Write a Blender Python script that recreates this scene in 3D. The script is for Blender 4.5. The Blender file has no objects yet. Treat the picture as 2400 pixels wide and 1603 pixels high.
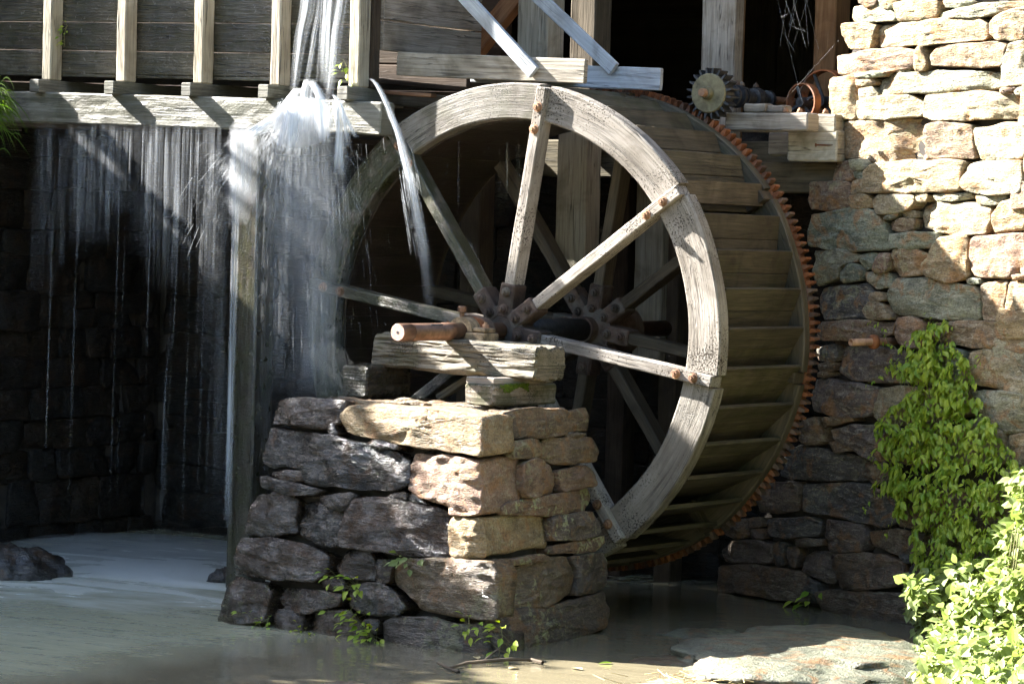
import bpy, math, random
import numpy as np
from mathutils import Vector, Matrix, noise

R_ = math.radians
scene = bpy.context.scene
col = scene.collection
rnd = random.Random(7)

# ------------------------------------------------------------------ camera
CAM = (12.9786, -19.4634, 0.6658)
YAW, PITCH, ROLL, FOC = 0.5858, 0.0319, 0.0276, 7448.6      # focal length in pixels of a 2400 px wide frame
FW = Vector((-math.sin(YAW) * math.cos(PITCH), math.cos(YAW) * math.cos(PITCH), -math.sin(PITCH)))
_r0 = Vector((math.cos(YAW), math.sin(YAW), 0.0)); _u0 = _r0.cross(FW)
RT = _r0 * math.cos(ROLL) + _u0 * math.sin(ROLL)
UP = RT.cross(FW)
C0 = Vector(CAM)
cd = bpy.data.cameras.new("camera")
co = bpy.data.objects.new("camera", cd); col.objects.link(co)
cd.sensor_fit = 'HORIZONTAL'; cd.sensor_width = 36.0
cd.lens = 36.0 * FOC / 2400.0
cd.clip_start = 0.1; cd.clip_end = 500
M = Matrix((RT, UP, -FW)).transposed().to_4x4(); M.translation = C0
co.matrix_world = M
scene.camera = co

# ------------------------------------------------------------------ light
SUN_PHI, SUN_EL = R_(77.5), R_(35.5)          # the sun stands to the left, in front of the wheel
sdir = Vector((math.sin(SUN_PHI) * math.cos(SUN_EL), math.cos(SUN_PHI) * math.cos(SUN_EL), -math.sin(SUN_EL)))
w = bpy.data.worlds.new("World"); scene.world = w; w.use_nodes = True
nt = w.node_tree; nt.nodes.clear()
sky = nt.nodes.new('ShaderNodeTexSky'); sky.sky_type = 'NISHITA'; sky.sun_disc = False
sky.sun_elevation = SUN_EL; sky.sun_rotation = math.atan2(-sdir.x, -sdir.y)
sky.air_density = 1.0; sky.dust_density = 1.5; sky.ozone_density = 1.0
bg = nt.nodes.new('ShaderNodeBackground'); bg.inputs[1].default_value = 0.056
out = nt.nodes.new('ShaderNodeOutputWorld')
nt.links.new(sky.outputs[0], bg.inputs[0]); nt.links.new(bg.outputs[0], out.inputs[0])
sl = bpy.data.lights.new("sun", 'SUN'); sl.energy = 5.0; sl.angle = R_(0.5); sl.color = (1.0, 0.97, 0.925)
so = bpy.data.objects.new("sun", sl); col.objects.link(so)
so.rotation_euler = sdir.to_track_quat('-Z', 'Y').to_euler(); so.location = (-12, -12, 12)
scene.view_settings.view_transform = 'Standard'; scene.view_settings.look = 'None'
scene.view_settings.exposure = 3.42; scene.view_settings.gamma = 1.0
scene.cycles.max_bounces = 6; scene.cycles.diffuse_bounces = 3; scene.cycles.glossy_bounces = 3
scene.cycles.transmission_bounces = 4; scene.cycles.transparent_max_bounces = 32
scene.cycles.caustics_reflective = False; scene.cycles.caustics_refractive = False
scene.cycles.sample_clamp_indirect = 6.0
scene.cycles.use_adaptive_sampling = True; scene.cycles.adaptive_threshold = 0.03

ZW = -2.07          # water level; the wheel's hub is the origin, its axle runs along +Y

# ------------------------------------------------------------------ helpers
def ray(px, py):
    return FW + RT * ((px - 1200.0) / FOC) - UP * ((py - 801.5) / FOC)
def on(px, py, n, c):
    n = Vector(n); d = ray(px, py)
    return C0 + d * ((c - n.dot(C0)) / n.dot(d))
def aty(px, py, y): return on(px, py, (0, 1, 0), y)
def atx(px, py, x): return on(px, py, (1, 0, 0), x)
def atz(px, py, z): return on(px, py, (0, 0, 1), z)

def tag(o, label=None, cat=None, group=None, kind=None, **kw):
    if label: o["label"] = label
    if cat: o["category"] = cat
    if group: o["group"] = group
    if kind: o["kind"] = kind
    for k, v in kw.items(): o[k] = v
    return o
def thing(name, loc, label, cat, group=None):
    o = bpy.data.objects.new(name, None); col.objects.link(o); o.location = loc
    o.empty_display_size = 0.1
    return tag(o, label, cat, group)
def adopt(o, parent):
    if parent is not None:
        o.parent = parent
        pm = Matrix.Identity(4); p = parent
        chain = []
        while p is not None: chain.append(p); p = p.parent
        wm = Matrix.Identity(4)
        for q in reversed(chain):
            wm = wm @ q.matrix_parent_inverse @ q.matrix_basis
        o.matrix_parent_inverse = wm.inverted()
def mesh(name, verts, faces, mat, uv=None, smooth=False, cols=None):
    me = bpy.data.meshes.new(name)
    me.from_pydata([tuple(v) for v in verts], [], faces)
    if mat: me.materials.append(mat)
    if uv is not None:
        l = me.uv_layers.new(name="UVMap")
        flat = []
        for f in uv:
            for a in f: flat += [a[0], a[1]]
        l.data.foreach_set("uv", flat)
    if smooth: me.polygons.foreach_set("use_smooth", [True] * len(me.polygons))
    me.update()
    return me
def obj(name, me, parent=None, **props):
    o = bpy.data.objects.new(name, me); col.objects.link(o); adopt(o, parent)
    for k, v in props.items(): o[k] = v
    return o
def inst(name, me, mw, parent=None, **props):
    o = bpy.data.objects.new(name, me); col.objects.link(o); adopt(o, parent)
    o.matrix_basis = mw
    for k, v in props.items(): o[k] = v
    return o
def fbm(p, oct=3, lac=2.1, gain=0.5):
    a = 1.0; s = 0.0; q = Vector(p)
    for _ in range(oct):
        s += a * noise.noise(q); a *= gain; q = q * lac
    return s

# ------------------------------------------------------------------ materials
class NT:
    def __init__(s, name):
        s.m = bpy.data.materials.new(name); s.m.use_nodes = True
        s.t = s.m.node_tree; s.t.nodes.clear()
        s.out = s.t.nodes.new('ShaderNodeOutputMaterial')
    def n(s, typ, **kw):
        nd = s.t.nodes.new('ShaderNode' + typ)
        for k, v in kw.items():
            if k.startswith('i_'):
                nd.inputs[k[2:].replace('_', ' ')].default_value = v
            else: setattr(nd, k, v)
        return nd
    def l(s, a, b): s.t.links.new(a, b)
    def val(s, x, sock):
        if hasattr(x, 'is_linked'): s.l(x, sock)
        else: sock.default_value = x
    def math(s, op, a, b=0.0, clamp=False):
        nd = s.n('Math', operation=op, use_clamp=clamp)
        s.val(a, nd.inputs[0]); s.val(b, nd.inputs[1]); return nd.outputs[0]
    def mix(s, f, a, b, blend='MIX'):
        nd = s.n('Mix', data_type='RGBA', blend_type=blend)
        s.val(f, nd.inputs[0])
        for v, i in ((a, 6), (b, 7)):
            if hasattr(v, 'is_linked'): s.l(v, nd.inputs[i])
            else: nd.inputs[i].default_value = (*v, 1) if len(v) == 3 else v
        return nd.outputs[2]
    def ramp(s, f, stops, interp='LINEAR'):
        nd = s.n('ValToRGB'); cr = nd.color_ramp; cr.interpolation = interp
        while len(cr.elements) < len(stops): cr.elements.new(0.5)
        for e, (p, c) in zip(cr.elements, stops):
            e.position = p; e.color = (c, c, c, 1) if not hasattr(c, '__len__') else (*c, 1)
        s.l(f, nd.inputs[0]); return nd.outputs[0]
    def noise(s, vec, scale, detail=4, rough=0.55, dist=0.0):
        nd = s.n('TexNoise'); nd.inputs['Scale'].default_value = scale
        nd.inputs['Detail'].default_value = detail; nd.inputs['Roughness'].default_value = rough
        nd.inputs['Distortion'].default_value = dist
        s.l(vec, nd.inputs['Vector']); return nd.outputs['Fac']
    def voro(s, vec, scale, feature='F1'):
        nd = s.n('TexVoronoi', feature=feature); nd.inputs['Scale'].default_value = scale
        s.l(vec, nd.inputs['Vector']); return nd.outputs['Distance']
    def mapping(s, vec, scale=(1, 1, 1), loc=(0, 0, 0), rot=(0, 0, 0)):
        nd = s.n('Mapping'); nd.inputs['Scale'].default_value = scale; nd.inputs['Location'].default_value = loc
        nd.inputs['Rotation'].default_value = rot
        s.l(vec, nd.inputs['Vector']); return nd.outputs[0]
    def attr(s, name):
        nd = s.n('Attribute', attribute_type='OBJECT', attribute_name=name); return nd.outputs['Fac']
    def addv(s, a, b):
        nd = s.n('VectorMath', operation='ADD'); s.l(a, nd.inputs[0]); s.l(b, nd.inputs[1]); return nd.outputs[0]
    def bump(s, h, strength=0.5, dist=0.01, normal=None):
        nd = s.n('Bump'); nd.inputs['Strength'].default_value = strength; nd.inputs['Distance'].default_value = dist
        s.l(h, nd.inputs['Height'])
        if normal is not None: s.l(normal, nd.inputs['Normal'])
        return nd.outputs[0]
    def bsdf(s, color, rough=0.8, metal=0.0, normal=None, spec=0.4):
        nd = s.n('BsdfPrincipled')
        for v, k in ((color, 'Base Color'), (rough, 'Roughness'), (metal, 'Metallic'), (spec, 'Specular IOR Level')):
            if hasattr(v, 'is_linked'): s.l(v, nd.inputs[k])
            elif hasattr(v, '__len__'): nd.inputs[k].default_value = (*v, 1)
            else: nd.inputs[k].default_value = v
        if normal is not None: s.l(normal, nd.inputs['Normal'])
        return nd
    def done(s, sock):
        s.l(sock, s.out.inputs['Surface']); return s.m

def wood(name, dark, mid, light, speck=0.0, crack=0.5, scale=1.0, bump=0.6, hue=None):
    t = NT(name)
    uv = t.n('UVMap').outputs[0]
    oi = t.n('ObjectInfo').outputs['Random']
    off = t.n('CombineXYZ'); t.l(t.math('MULTIPLY', oi, 37.0), off.inputs[0]); t.l(t.math('MULTIPLY', oi, 71.0), off.inputs[1])
    v = t.addv(uv, off.outputs[0])
    g1 = t.noise(t.mapping(v, (3 * scale, 70 * scale, 1)), 1.0, 3, 0.6, 0.6)
    g2 = t.noise(t.mapping(v, (1.2 * scale, 14 * scale, 1)), 1.0, 3, 0.5, 1.2)
    big = t.noise(t.mapping(v, (1.5, 4, 1)), 1.0, 2, 0.6)
    f = t.math('ADD', t.math('MULTIPLY', g1, 0.55), t.math('MULTIPLY', g2, 0.45))
    c = t.ramp(f, [(0.30, dark), (0.48, mid), (0.68, light)])
    c = t.mix(t.ramp(big, [(0.35, 0.0), (0.7, 0.55)]), c, mid)
    # value shift per object
    hs = t.n('HueSaturation'); t.l(c, hs.inputs['Color'])
    t.l(t.math('ADD', t.math('MULTIPLY', oi, 0.5), 0.75), hs.inputs['Value'])
    t.l(t.math('ADD', t.math('MULTIPLY', t.math('FRACT', t.math('MULTIPLY', oi, 17.3)), 0.02), 0.49), hs.inputs['Hue'])
    c = hs.outputs[0]
    stn = t.noise(t.n('TexCoord').outputs['Object'], 2.3, 4, 0.62, 0.8)
    c = t.mix(t.math('MULTIPLY', t.ramp(stn, [(0.46, 0.0), (0.64, 1.0)]), 0.6), c, t.mix(1.0, c, (0.40, 0.36, 0.31), 'MULTIPLY'))
    # cracks along the grain
    ck = t.noise(t.mapping(v, (0.9, 26, 1), (3, 9, 0)), 1.0, 2, 0.65, 0.4)
    ckm = t.ramp(t.math('ABSOLUTE', t.math('SUBTRACT', ck, 0.5)), [(0.0, 1.0), (0.012, 0.75), (0.022, 0.0)])
    gate = t.ramp(t.noise(t.mapping(v, (1.0, 5, 1), (7, 1, 0)), 1.0, 2, 0.5), [(0.5 - 0.12 * crack, 0.0), (0.62, 1.0)])
    ckm = t.math('MULTIPLY', t.math('MULTIPLY', ckm, gate), min(1.0, 0.5 + crack * 0.5))
    c = t.mix(ckm, c, (0.012, 0.010, 0.008))
    h = t.math('SUBTRACT', f, t.math('MULTIPLY', ckm, 1.2))
    if speck > 0:
        pos = t.n('TexCoord').outputs['Object']
        s1 = t.noise(pos, 75, 3, 0.6); dens = t.noise(pos, 3.2, 3, 0.55)
        thr = t.math('ADD', s1, t.math('MULTIPLY', t.math('SUBTRACT', dens, 0.5), 0.55))
        sm = t.ramp(thr, [(0.60, 0.0), (0.635, 1.0)])
        sm = t.math('MULTIPLY', sm, speck)
        c = t.mix(sm, c, (0.035, 0.027, 0.018))
        h = t.math('SUBTRACT', h, t.math('MULTIPLY', sm, 0.5))
    # moss and wet from object attributes
    pos2 = t.n('TexCoord').outputs['Object']
    mo = t.attr("moss")
    mn = t.math('ADD', t.noise(pos2, 9, 3, 0.65), t.math('MULTIPLY', t.math('SUBTRACT', t.noise(pos2, 2.2, 2, 0.5), 0.5), 0.7))
    mm = t.math('MULTIPLY', t.ramp(t.math('ADD', mn, t.math('SUBTRACT', t.math('MULTIPLY', mo, 0.24), 0.08)), [(0.46, 0.0), (0.62, 1.0)]), mo)
    c = t.mix(mm, c, t.mix(t.noise(pos2, 40, 3), (0.020, 0.028, 0.006), (0.075, 0.085, 0.016)))
    we = t.attr("wet")
    c = t.mix(t.math('MULTIPLY', we, 0.85), c, t.mix(1.0, c, (0.28, 0.26, 0.22), 'MULTIPLY'))
    rg = t.math('SUBTRACT', 0.86, t.math('MULTIPLY', we, t.math('ADD', 0.50, t.math('MULTIPLY', t.noise(pos2, 18, 3), 0.25))))
    nm = t.bump(h, bump, 0.012)
    wb = t.n('Bump'); wb.inputs['Distance'].default_value = 0.01
    t.l(t.math('MULTIPLY', we, 0.7), wb.inputs['Strength']); t.l(t.noise(pos2, 55, 3, 0.6), wb.inputs['Height']); t.l(nm, wb.inputs['Normal'])
    b = t.bsdf(c, rg, 0.0, wb.outputs[0], t.math('ADD', 0.25, t.math('MULTIPLY', we, 0.35)))
    return t.done(b.outputs[0])

def stone_mat(name):
    t = NT(name)
    pos = t.n('TexCoord').outputs['Object']
    oi = t.n('ObjectInfo').outputs['Random']
    off = t.n('CombineXYZ')
    for i, k in enumerate((41.0, 83.0, 19.0)): t.l(t.math('MULTIPLY', oi, k), off.inputs[i])
    v = t.addv(pos, off.outputs[0])
    tone = t.attr("tone"); wet = t.attr("wet"); lich = t.attr("lichen")
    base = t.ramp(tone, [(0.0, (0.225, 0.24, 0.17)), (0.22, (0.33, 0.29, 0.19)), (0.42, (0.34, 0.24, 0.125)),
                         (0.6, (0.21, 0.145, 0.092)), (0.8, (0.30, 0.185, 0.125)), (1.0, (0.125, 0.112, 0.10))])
    n1 = t.noise(t.mapping(v, (1.0, 1.0, 2.6)), 3.2, 3, 0.62, 0.8)
    n2 = t.noise(t.mapping(v, (1.0, 1.0, 3.5)), 13, 4, 0.65, 0.6)
    n3 = t.noise(v, 60, 2, 0.65)
    c = t.mix(t.ramp(n1, [(0.36, 0.0), (0.62, 1.0)]), t.mix(1.0, base, (0.52, 0.52, 0.53), 'MULTIPLY'), base)
    c = t.mix(t.math('MULTIPLY', t.ramp(n2, [(0.52, 0.0), (0.68, 1.0)]), 0.55), c, (0.42, 0.37, 0.27))
    c = t.mix(t.math('MULTIPLY', t.ramp(t.noise(v, 5.5, 2, 0.6, 1.0), [(0.52, 0.0), (0.66, 1.0)]), 0.7), c, (0.31, 0.155, 0.06))
    c = t.mix(t.math('MULTIPLY', t.ramp(n2, [(0.30, 1.0), (0.43, 0.0)]), 0.6), c, (0.055, 0.05, 0.045))
    c = t.mix(t.ramp(n3, [(0.33, 0.5), (0.5, 0.0)]), c, (0.05, 0.042, 0.035))
    c = t.mix(t.ramp(n3, [(0.6, 0.0), (0.75, 0.35)]), c, (0.5, 0.46, 0.38))
    # lichen
    ln = t.math('ADD', t.noise(v, 16, 3, 0.7, 0.5), t.math('MULTIPLY', t.math('SUBTRACT', t.noise(v, 2.3, 2), 0.5), 0.8))
    lm = t.math('MULTIPLY', t.ramp(ln, [(0.60, 0.0), (0.645, 1.0)]), lich)
    c = t.mix(lm, c, t.mix(t.noise(v, 30, 2), (0.30, 0.31, 0.12), (0.50, 0.50, 0.33)))
    # wetness darkens and glosses
    hsw = t.n('HueSaturation'); hsw.inputs['Saturation'].default_value = 0.85; t.l(c, hsw.inputs['Color'])
    c = t.mix(t.math('MULTIPLY', wet, 0.92), c, t.mix(1.0, hsw.outputs[0], (0.125, 0.108, 0.088), 'MULTIPLY'))
    c = t.mix(t.math('MULTIPLY', t.attr("soot"), 0.8), c, (0.010, 0.010, 0.010))  # pulls the pit wall stones evenly towards near-black
    rg = t.math('SUBTRACT', 0.9, t.math('MULTIPLY', wet, t.math('ADD', 0.50, t.math('MULTIPLY', n2, 0.30))))
    h = t.math('ADD', t.math('MULTIPLY', n2, 0.7), t.math('ADD', t.math('MULTIPLY', n3, 0.25), t.math('MULTIPLY', t.noise(t.mapping(v, (1, 1, 4)), 28, 3, 0.7), 0.35)))
    nm = t.bump(h, 1.0, 0.030)
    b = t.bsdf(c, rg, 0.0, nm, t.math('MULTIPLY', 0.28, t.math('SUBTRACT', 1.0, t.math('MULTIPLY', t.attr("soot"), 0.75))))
    b.inputs['Coat Roughness'].default_value = 0.09; b.inputs['Coat IOR'].default_value = 1.6
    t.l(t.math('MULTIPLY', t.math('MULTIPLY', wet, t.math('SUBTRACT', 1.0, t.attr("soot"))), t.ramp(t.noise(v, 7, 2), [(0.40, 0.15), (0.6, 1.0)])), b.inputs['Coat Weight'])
    t.l(t.bump(t.math('ADD', n2, t.math('MULTIPLY', n3, 0.35)), 0.8, 0.03), b.inputs['Coat Normal'])
    return t.done(b.outputs[0])

def plain(name, colr, rough=0.8, metal=0.0, var=0.4, scale=8, bump=0.3):
    t = NT(name)
    pos = t.n('TexCoord').outputs['Object']
    n = t.noise(pos, scale, 5, 0.65, 0.4); n2 = t.noise(pos, scale * 7, 3, 0.6)
    c = t.mix(t.ramp(n, [(0.35, 0.0), (0.65, 1.0)]), tuple(x * (1 - var) for x in colr), tuple(min(1, x * (1 + var * 0.6)) for x in colr))
    nm = t.bump(t.math('ADD', n, t.math('MULTIPLY', n2, 0.6)), bump, 0.006)
    return t.done(t.bsdf(c, rough, metal, nm).outputs[0])

def rust_mat(name, grey=0.35, base=(0.30, 0.105, 0.035)):
    t = NT(name)
    pos = t.n('TexCoord').outputs['Object']
    oi = t.n('ObjectInfo').outputs['Random']
    off = t.n('CombineXYZ'); t.l(t.math('MULTIPLY', oi, 31.0), off.inputs[0])
    v = t.addv(pos, off.outputs[0])
    n = t.noise(v, 14, 6, 0.7, 0.5); n2 = t.noise(v, 90, 4, 0.7); n3 = t.noise(v, 4, 3)
    c = t.ramp(n, [(0.3, tuple(x * 0.35 for x in base)), (0.5, base), (0.7, (base[0] * 1.5, base[1] * 1.6, base[2] * 1.5))])
    g = t.math('MULTIPLY', t.ramp(t.math('ADD', t.math('MULTIPLY', n3, 0.7), t.math('MULTIPLY', n, 0.3)), [(0.47, 0.0), (0.58, 1.0)]), grey)
    c = t.mix(g, c, (0.10, 0.095, 0.08))
    hv = t.n('HueSaturation'); t.l(c, hv.inputs['Color']); t.l(t.math('ADD', 0.55, t.math('MULTIPLY', oi, 0.8)), hv.inputs['Value']); c = hv.outputs[0]
    nm = t.bump(t.math('ADD', n, t.math('MULTIPLY', n2, 0.5)), 0.7, 0.006)
    return t.done(t.bsdf(c, 0.78, 0.15, nm).outputs[0])

def leaf_mat(name, c1, c2, trans=0.45):
    t = NT(name)
    oi = t.n('ObjectInfo').outputs['Random']
    pos = t.n('TexCoord').outputs['Object']
    geo = t.n('NewGeometry')
    rp = geo.outputs['Random Per Island']
    r2 = t.math('FRACT', t.math('ADD', oi, rp))
    c = t.mix(r2, c1, c2)
    c = t.mix(t.math('MULTIPLY', t.noise(pos, 4, 2), 0.5), c, tuple(x * 0.6 for x in c1))
    d = t.bsdf(c, 0.42, 0.0, None, 0.35)
    tr = t.n('BsdfTranslucent')
    hs = t.n('HueSaturation'); hs.inputs['Value'].default_value = 1.5; hs.inputs['Saturation'].default_value = 1.15; t.l(c, hs.inputs['Color'])
    t.l(hs.outputs[0], tr.inputs[0])
    mx = t.n('MixShader'); mx.inputs[0].default_value = trans
    t.l(d.outputs[0], mx.inputs[1]); t.l(tr.outputs[0], mx.inputs[2])
    return t.done(mx.outputs[0])

M_WOOD_GREY = wood("weathered_grey_wood", (0.10, 0.085, 0.065), (0.24, 0.21, 0.17), (0.40, 0.36, 0.30), crack=0.6)
M_WOOD_RING = wood("speckled_bleached_wood", (0.15, 0.13, 0.105), (0.28, 0.25, 0.21), (0.42, 0.385, 0.34), speck=1.0, crack=0.7)
M_WOOD_BUCKET = wood("brown_bucket_wood", (0.038, 0.032, 0.020), (0.085, 0.070, 0.045), (0.15, 0.122, 0.08), crack=0.3)
M_WOOD_FLUME = wood("wet_flume_wood", (0.06, 0.058, 0.045), (0.16, 0.152, 0.12), (0.30, 0.285, 0.24), crack=0.5)
M_WOOD_POST = wood("pale_post_wood", (0.17, 0.145, 0.105), (0.33, 0.29, 0.22), (0.46, 0.42, 0.34), crack=0.5)
M_WOOD_ORANGE = wood("warm_frame_wood", (0.13, 0.065, 0.03), (0.26, 0.135, 0.06), (0.36, 0.21, 0.10), crack=0.4)
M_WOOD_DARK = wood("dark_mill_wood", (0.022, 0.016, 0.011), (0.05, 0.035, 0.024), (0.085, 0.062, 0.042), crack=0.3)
M_WOOD_ROT = wood("rotten_beam_wood", (0.05, 0.043, 0.03), (0.20, 0.17, 0.12), (0.42, 0.37, 0.29), speck=0.7, crack=1.0, bump=1.0)
M_WOOD_BRACE = wood("blue_grey_brace_wood", (0.22, 0.24, 0.26), (0.36, 0.38, 0.40), (0.48, 0.50, 0.52), crack=0.2)
M_STONE = stone_mat("field_stone")
M_CORE = plain("dark_wall_core", (0.05, 0.042, 0.034), 0.95, 0, 0.5, 6)
M_RUST = rust_mat("orange_rust", 0.75, (0.225, 0.078, 0.028))
M_IRON = rust_mat("dark_brown_iron", 0.7, (0.085, 0.055, 0.04))
M_BOLT = rust_mat("bolt_rust", 0.1, (0.30, 0.165, 0.095))
M_COPPER = plain("bronze_brown_shaft", (0.17, 0.095, 0.06), 0.38, 0.55, 0.35, 14, 0.15)
M_ENDFACE = plain("pinkish_shaft_end", (0.50, 0.31, 0.24), 0.55, 0.2, 0.3, 60, 0.2)
M_BRASS = plain("cream_rust_bearing", (0.33, 0.23, 0.13), 0.7, 0.1, 0.6, 18, 0.5)
M_PINION = plain("olive_gear_iron", (0.17, 0.15, 0.085), 0.65, 0.2, 0.5, 14, 0.4)
M_BLUEIRON = plain("blue_black_iron", (0.055, 0.058, 0.062), 0.5, 0.5, 0.5, 20, 0.4)
M_MOSS = plain("bright_moss", (0.11, 0.17, 0.012), 0.95, 0, 0.5, 40, 0.9)
M_VINE = leaf_mat("vine_leaf", (0.15, 0.25, 0.016), (0.40, 0.45, 0.05), 0.32)
M_BUSH = leaf_mat("bush_leaf", (0.15, 0.20, 0.05), (0.28, 0.33, 0.13), 0.35)
M_GRASS = leaf_mat("grass_blade", (0.05, 0.10, 0.012), (0.11, 0.17, 0.02))
M_TREE = leaf_mat("tree_leaf", (0.03, 0.06, 0.01), (0.07, 0.11, 0.02))
M_STEM = plain("green_brown_stem", (0.14, 0.13, 0.05), 0.8, 0, 0.3, 20)
M_BARK = plain("brown_bark", (0.10, 0.075, 0.05), 0.95, 0, 0.4, 12, 0.8)
M_EARTH = plain("leafy_earth", (0.085, 0.062, 0.036), 0.97, 0, 0.5, 7, 0.8)
M_STRAW = plain("dry_straw", (0.42, 0.33, 0.17), 0.9, 0, 0.4, 20)
M_WEB = plain("grey_web_silk", (0.6, 0.6, 0.6), 0.7, 0, 0.1, 10)

def water_strand_mat(name, colr, tr=0.45, clear=0.72):
    t = NT(name)
    d = t.n('BsdfDiffuse'); d.inputs[0].default_value = (*colr, 1)
    q = t.n('BsdfTranslucent'); q.inputs[0].default_value = (*colr, 1)
    mx = t.n('MixShader'); mx.inputs[0].default_value = tr
    t.l(d.outputs[0], mx.inputs[1]); t.l(q.outputs[0], mx.inputs[2])
    tp = t.n('BsdfTransparent')
    m2 = t.n('MixShader'); m2.inputs[0].default_value = clear
    t.l(mx.outputs[0], m2.inputs[1]); t.l(tp.outputs[0], m2.inputs[2])
    return t.done(m2.outputs[0])
M_SPRAY = water_strand_mat("white_falling_water", (0.80, 0.83, 0.86))
def water_sheet_mat(name, colr, f1=95, f2=26, w1=0.5, lo=0.43):
    """thin film of falling water: vertical streaks of white over clear"""
    t = NT(name)
    a = t.n('UVMap', uv_map="UVMap").outputs[0]; b = t.n('UVMap', uv_map="UVMetres").outputs[0]
    sp = t.n('SeparateXYZ'); t.l(a, sp.inputs[0])
    st = t.noise(t.mapping(b, (f1, 0.7, 1)), 1.0, 4, 0.62); s2 = t.noise(t.mapping(b, (f2, 0.5, 1), (5, 3, 0)), 1.0, 3, 0.55)
    f = t.ramp(t.math('ADD', t.math('MULTIPLY', st, w1), t.math('MULTIPLY', s2, 1 - w1)), [(lo, 0.0), (lo + 0.11, 0.32), (lo + 0.24, 1.0)])
    e = t.math('SINE', t.math('MULTIPLY', sp.outputs[0], math.pi)); e = t.math('POWER', t.math('MAXIMUM', e, 0.0), 1.3)
    v = sp.outputs[1]
    en = t.math('MULTIPLY', t.math('MULTIPLY', v, 3.0, True), t.math('MULTIPLY', t.math('SUBTRACT', 1.0, v), 8.0, True))
    al = t.math('MULTIPLY', t.math('MULTIPLY', f, e), t.math('MULTIPLY', en, t.attr("dens")), True)
    d = t.n('BsdfDiffuse'); d.inputs[0].default_value = (*colr, 1)
    q = t.n('BsdfTranslucent'); q.inputs[0].default_value = (*colr, 1)
    mx = t.n('MixShader'); mx.inputs[0].default_value = 0.45
    t.l(d.outputs[0], mx.inputs[1]); t.l(q.outputs[0], mx.inputs[2])
    tp = t.n('BsdfTransparent'); m2 = t.n('MixShader')
    t.l(al, m2.inputs[0]); t.l(tp.outputs[0], m2.inputs[1]); t.l(mx.outputs[0], m2.inputs[2])
    return t.done(m2.outputs[0])
M_SHEET = water_sheet_mat("streaked_falling_water", (0.80, 0.83, 0.86))
M_VEIL = water_sheet_mat("soft_falling_water", (0.80, 0.83, 0.86), 70, 13, 0.35, 0.36)

# ------------------------------------------------------------------ builders
def beam(name, p0, p1, wdt, hgt, mat, parent=None, up=(0, 0, 1), seg=None, ns=3, rough=0.0025, rad=0.008, seed=None, taper=None, **props):
    """timber from p0 to p1 (centres of the end faces); wdt across, hgt along 'up'"""
    p0 = Vector(p0); p1 = Vector(p1); d = p1 - p0; L = d.length; d.normalize()
    side = d.cross(Vector(up)); side.normalize(); upv = side.cross(d)
    if seg is None: seg = max(2, min(60, int(L / 0.12)))
    seed = seed if seed is not None else rnd.random() * 1000
    # rounded rectangle profile
    hw, hh = wdt / 2, hgt / 2; r = min(rad, hw * 0.45, hh * 0.45)
    prof = []
    cs = [(hw, hh, 1, 1), (-hw, hh, -1, 1), (-hw, -hh, -1, -1), (hw, -hh, 1, -1)]
    def side_pts(a, b):
        return [(a[0] + (b[0] - a[0]) * k / ns, a[1] + (b[1] - a[1]) * k / ns) for k in range(ns + 1)]
    prof += side_pts((hw - r, hh), (-hw + r, hh)); prof += side_pts((-hw, hh - r), (-hw, -hh + r))
    prof += side_pts((-hw + r, -hh), (hw - r, -hh)); prof += side_pts((hw, -hh + r), (hw, hh - r))
    P = len(prof); per = [0.0]
    for k in range(P):
        a, b = prof[k], prof[(k + 1) % P]; per.append(per[-1] + math.hypot(a[0] - b[0], a[1] - b[1]))
    verts = []; 
    us = [0.0, min(r, L * 0.1)] + [L * k / seg for k in range(1, seg)] + [L - min(r, L * 0.1), L]
    bow = (rnd.random() - 0.5) * rough * 3
    for iu, u in enumerate(us):
        sh = 1.0
        ends = iu in (0, len(us) - 1)
        kx = (hw - r * 0.7) / hw if ends else 1.0; ky = (hh - r * 0.7) / hh if ends else 1.0
        tp = 1.0 if taper is None else 1 + (taper - 1) * u / L
        for k, (x, y) in enumerate(prof):
            q = Vector((u * 2.2 + seed, per[k] * 9, seed * 0.7))
            dn = noise.noise(q) * rough + noise.noise(q * 3.1) * rough * 0.5 + (abs(noise.noise(Vector((u * 5 + seed, per[k] * 38, seed)))) - .3) * rough * -0.7
            nx = x / hw; ny = y / hh
            ln = math.hypot(nx, ny) or 1
            px_ = (x * kx + dn * nx / ln) * tp; py_ = (y * ky + dn * ny / ln) * tp
            verts.append(p0 + d * u + side * px_ + upv * (py_ + bow * math.sin(math.pi * u / L)))
    faces = []; uvs = []
    n = len(us)
    for i in range(n - 1):
        for k in range(P):
            k2 = (k + 1) % P
            faces.append((i * P + k, i * P + k2, (i + 1) * P + k2, (i + 1) * P + k))
            uvs.append(((us[i], per[k]), (us[i], per[k + 1]), (us[i + 1], per[k + 1]), (us[i + 1], per[k])))
    faces.append(tuple(reversed(range(P)))); uvs.append([(prof[k][0] * 0.25 + 5, prof[k][1]) for k in reversed(range(P))])
    faces.append(tuple((n - 1) * P + k for k in range(P))); uvs.append([(prof[k][0] * 0.25 + 9, prof[k][1]) for k in range(P)])
    return obj(name, mesh(name, verts, faces, mat, uvs, smooth=False), parent, **props)

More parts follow.
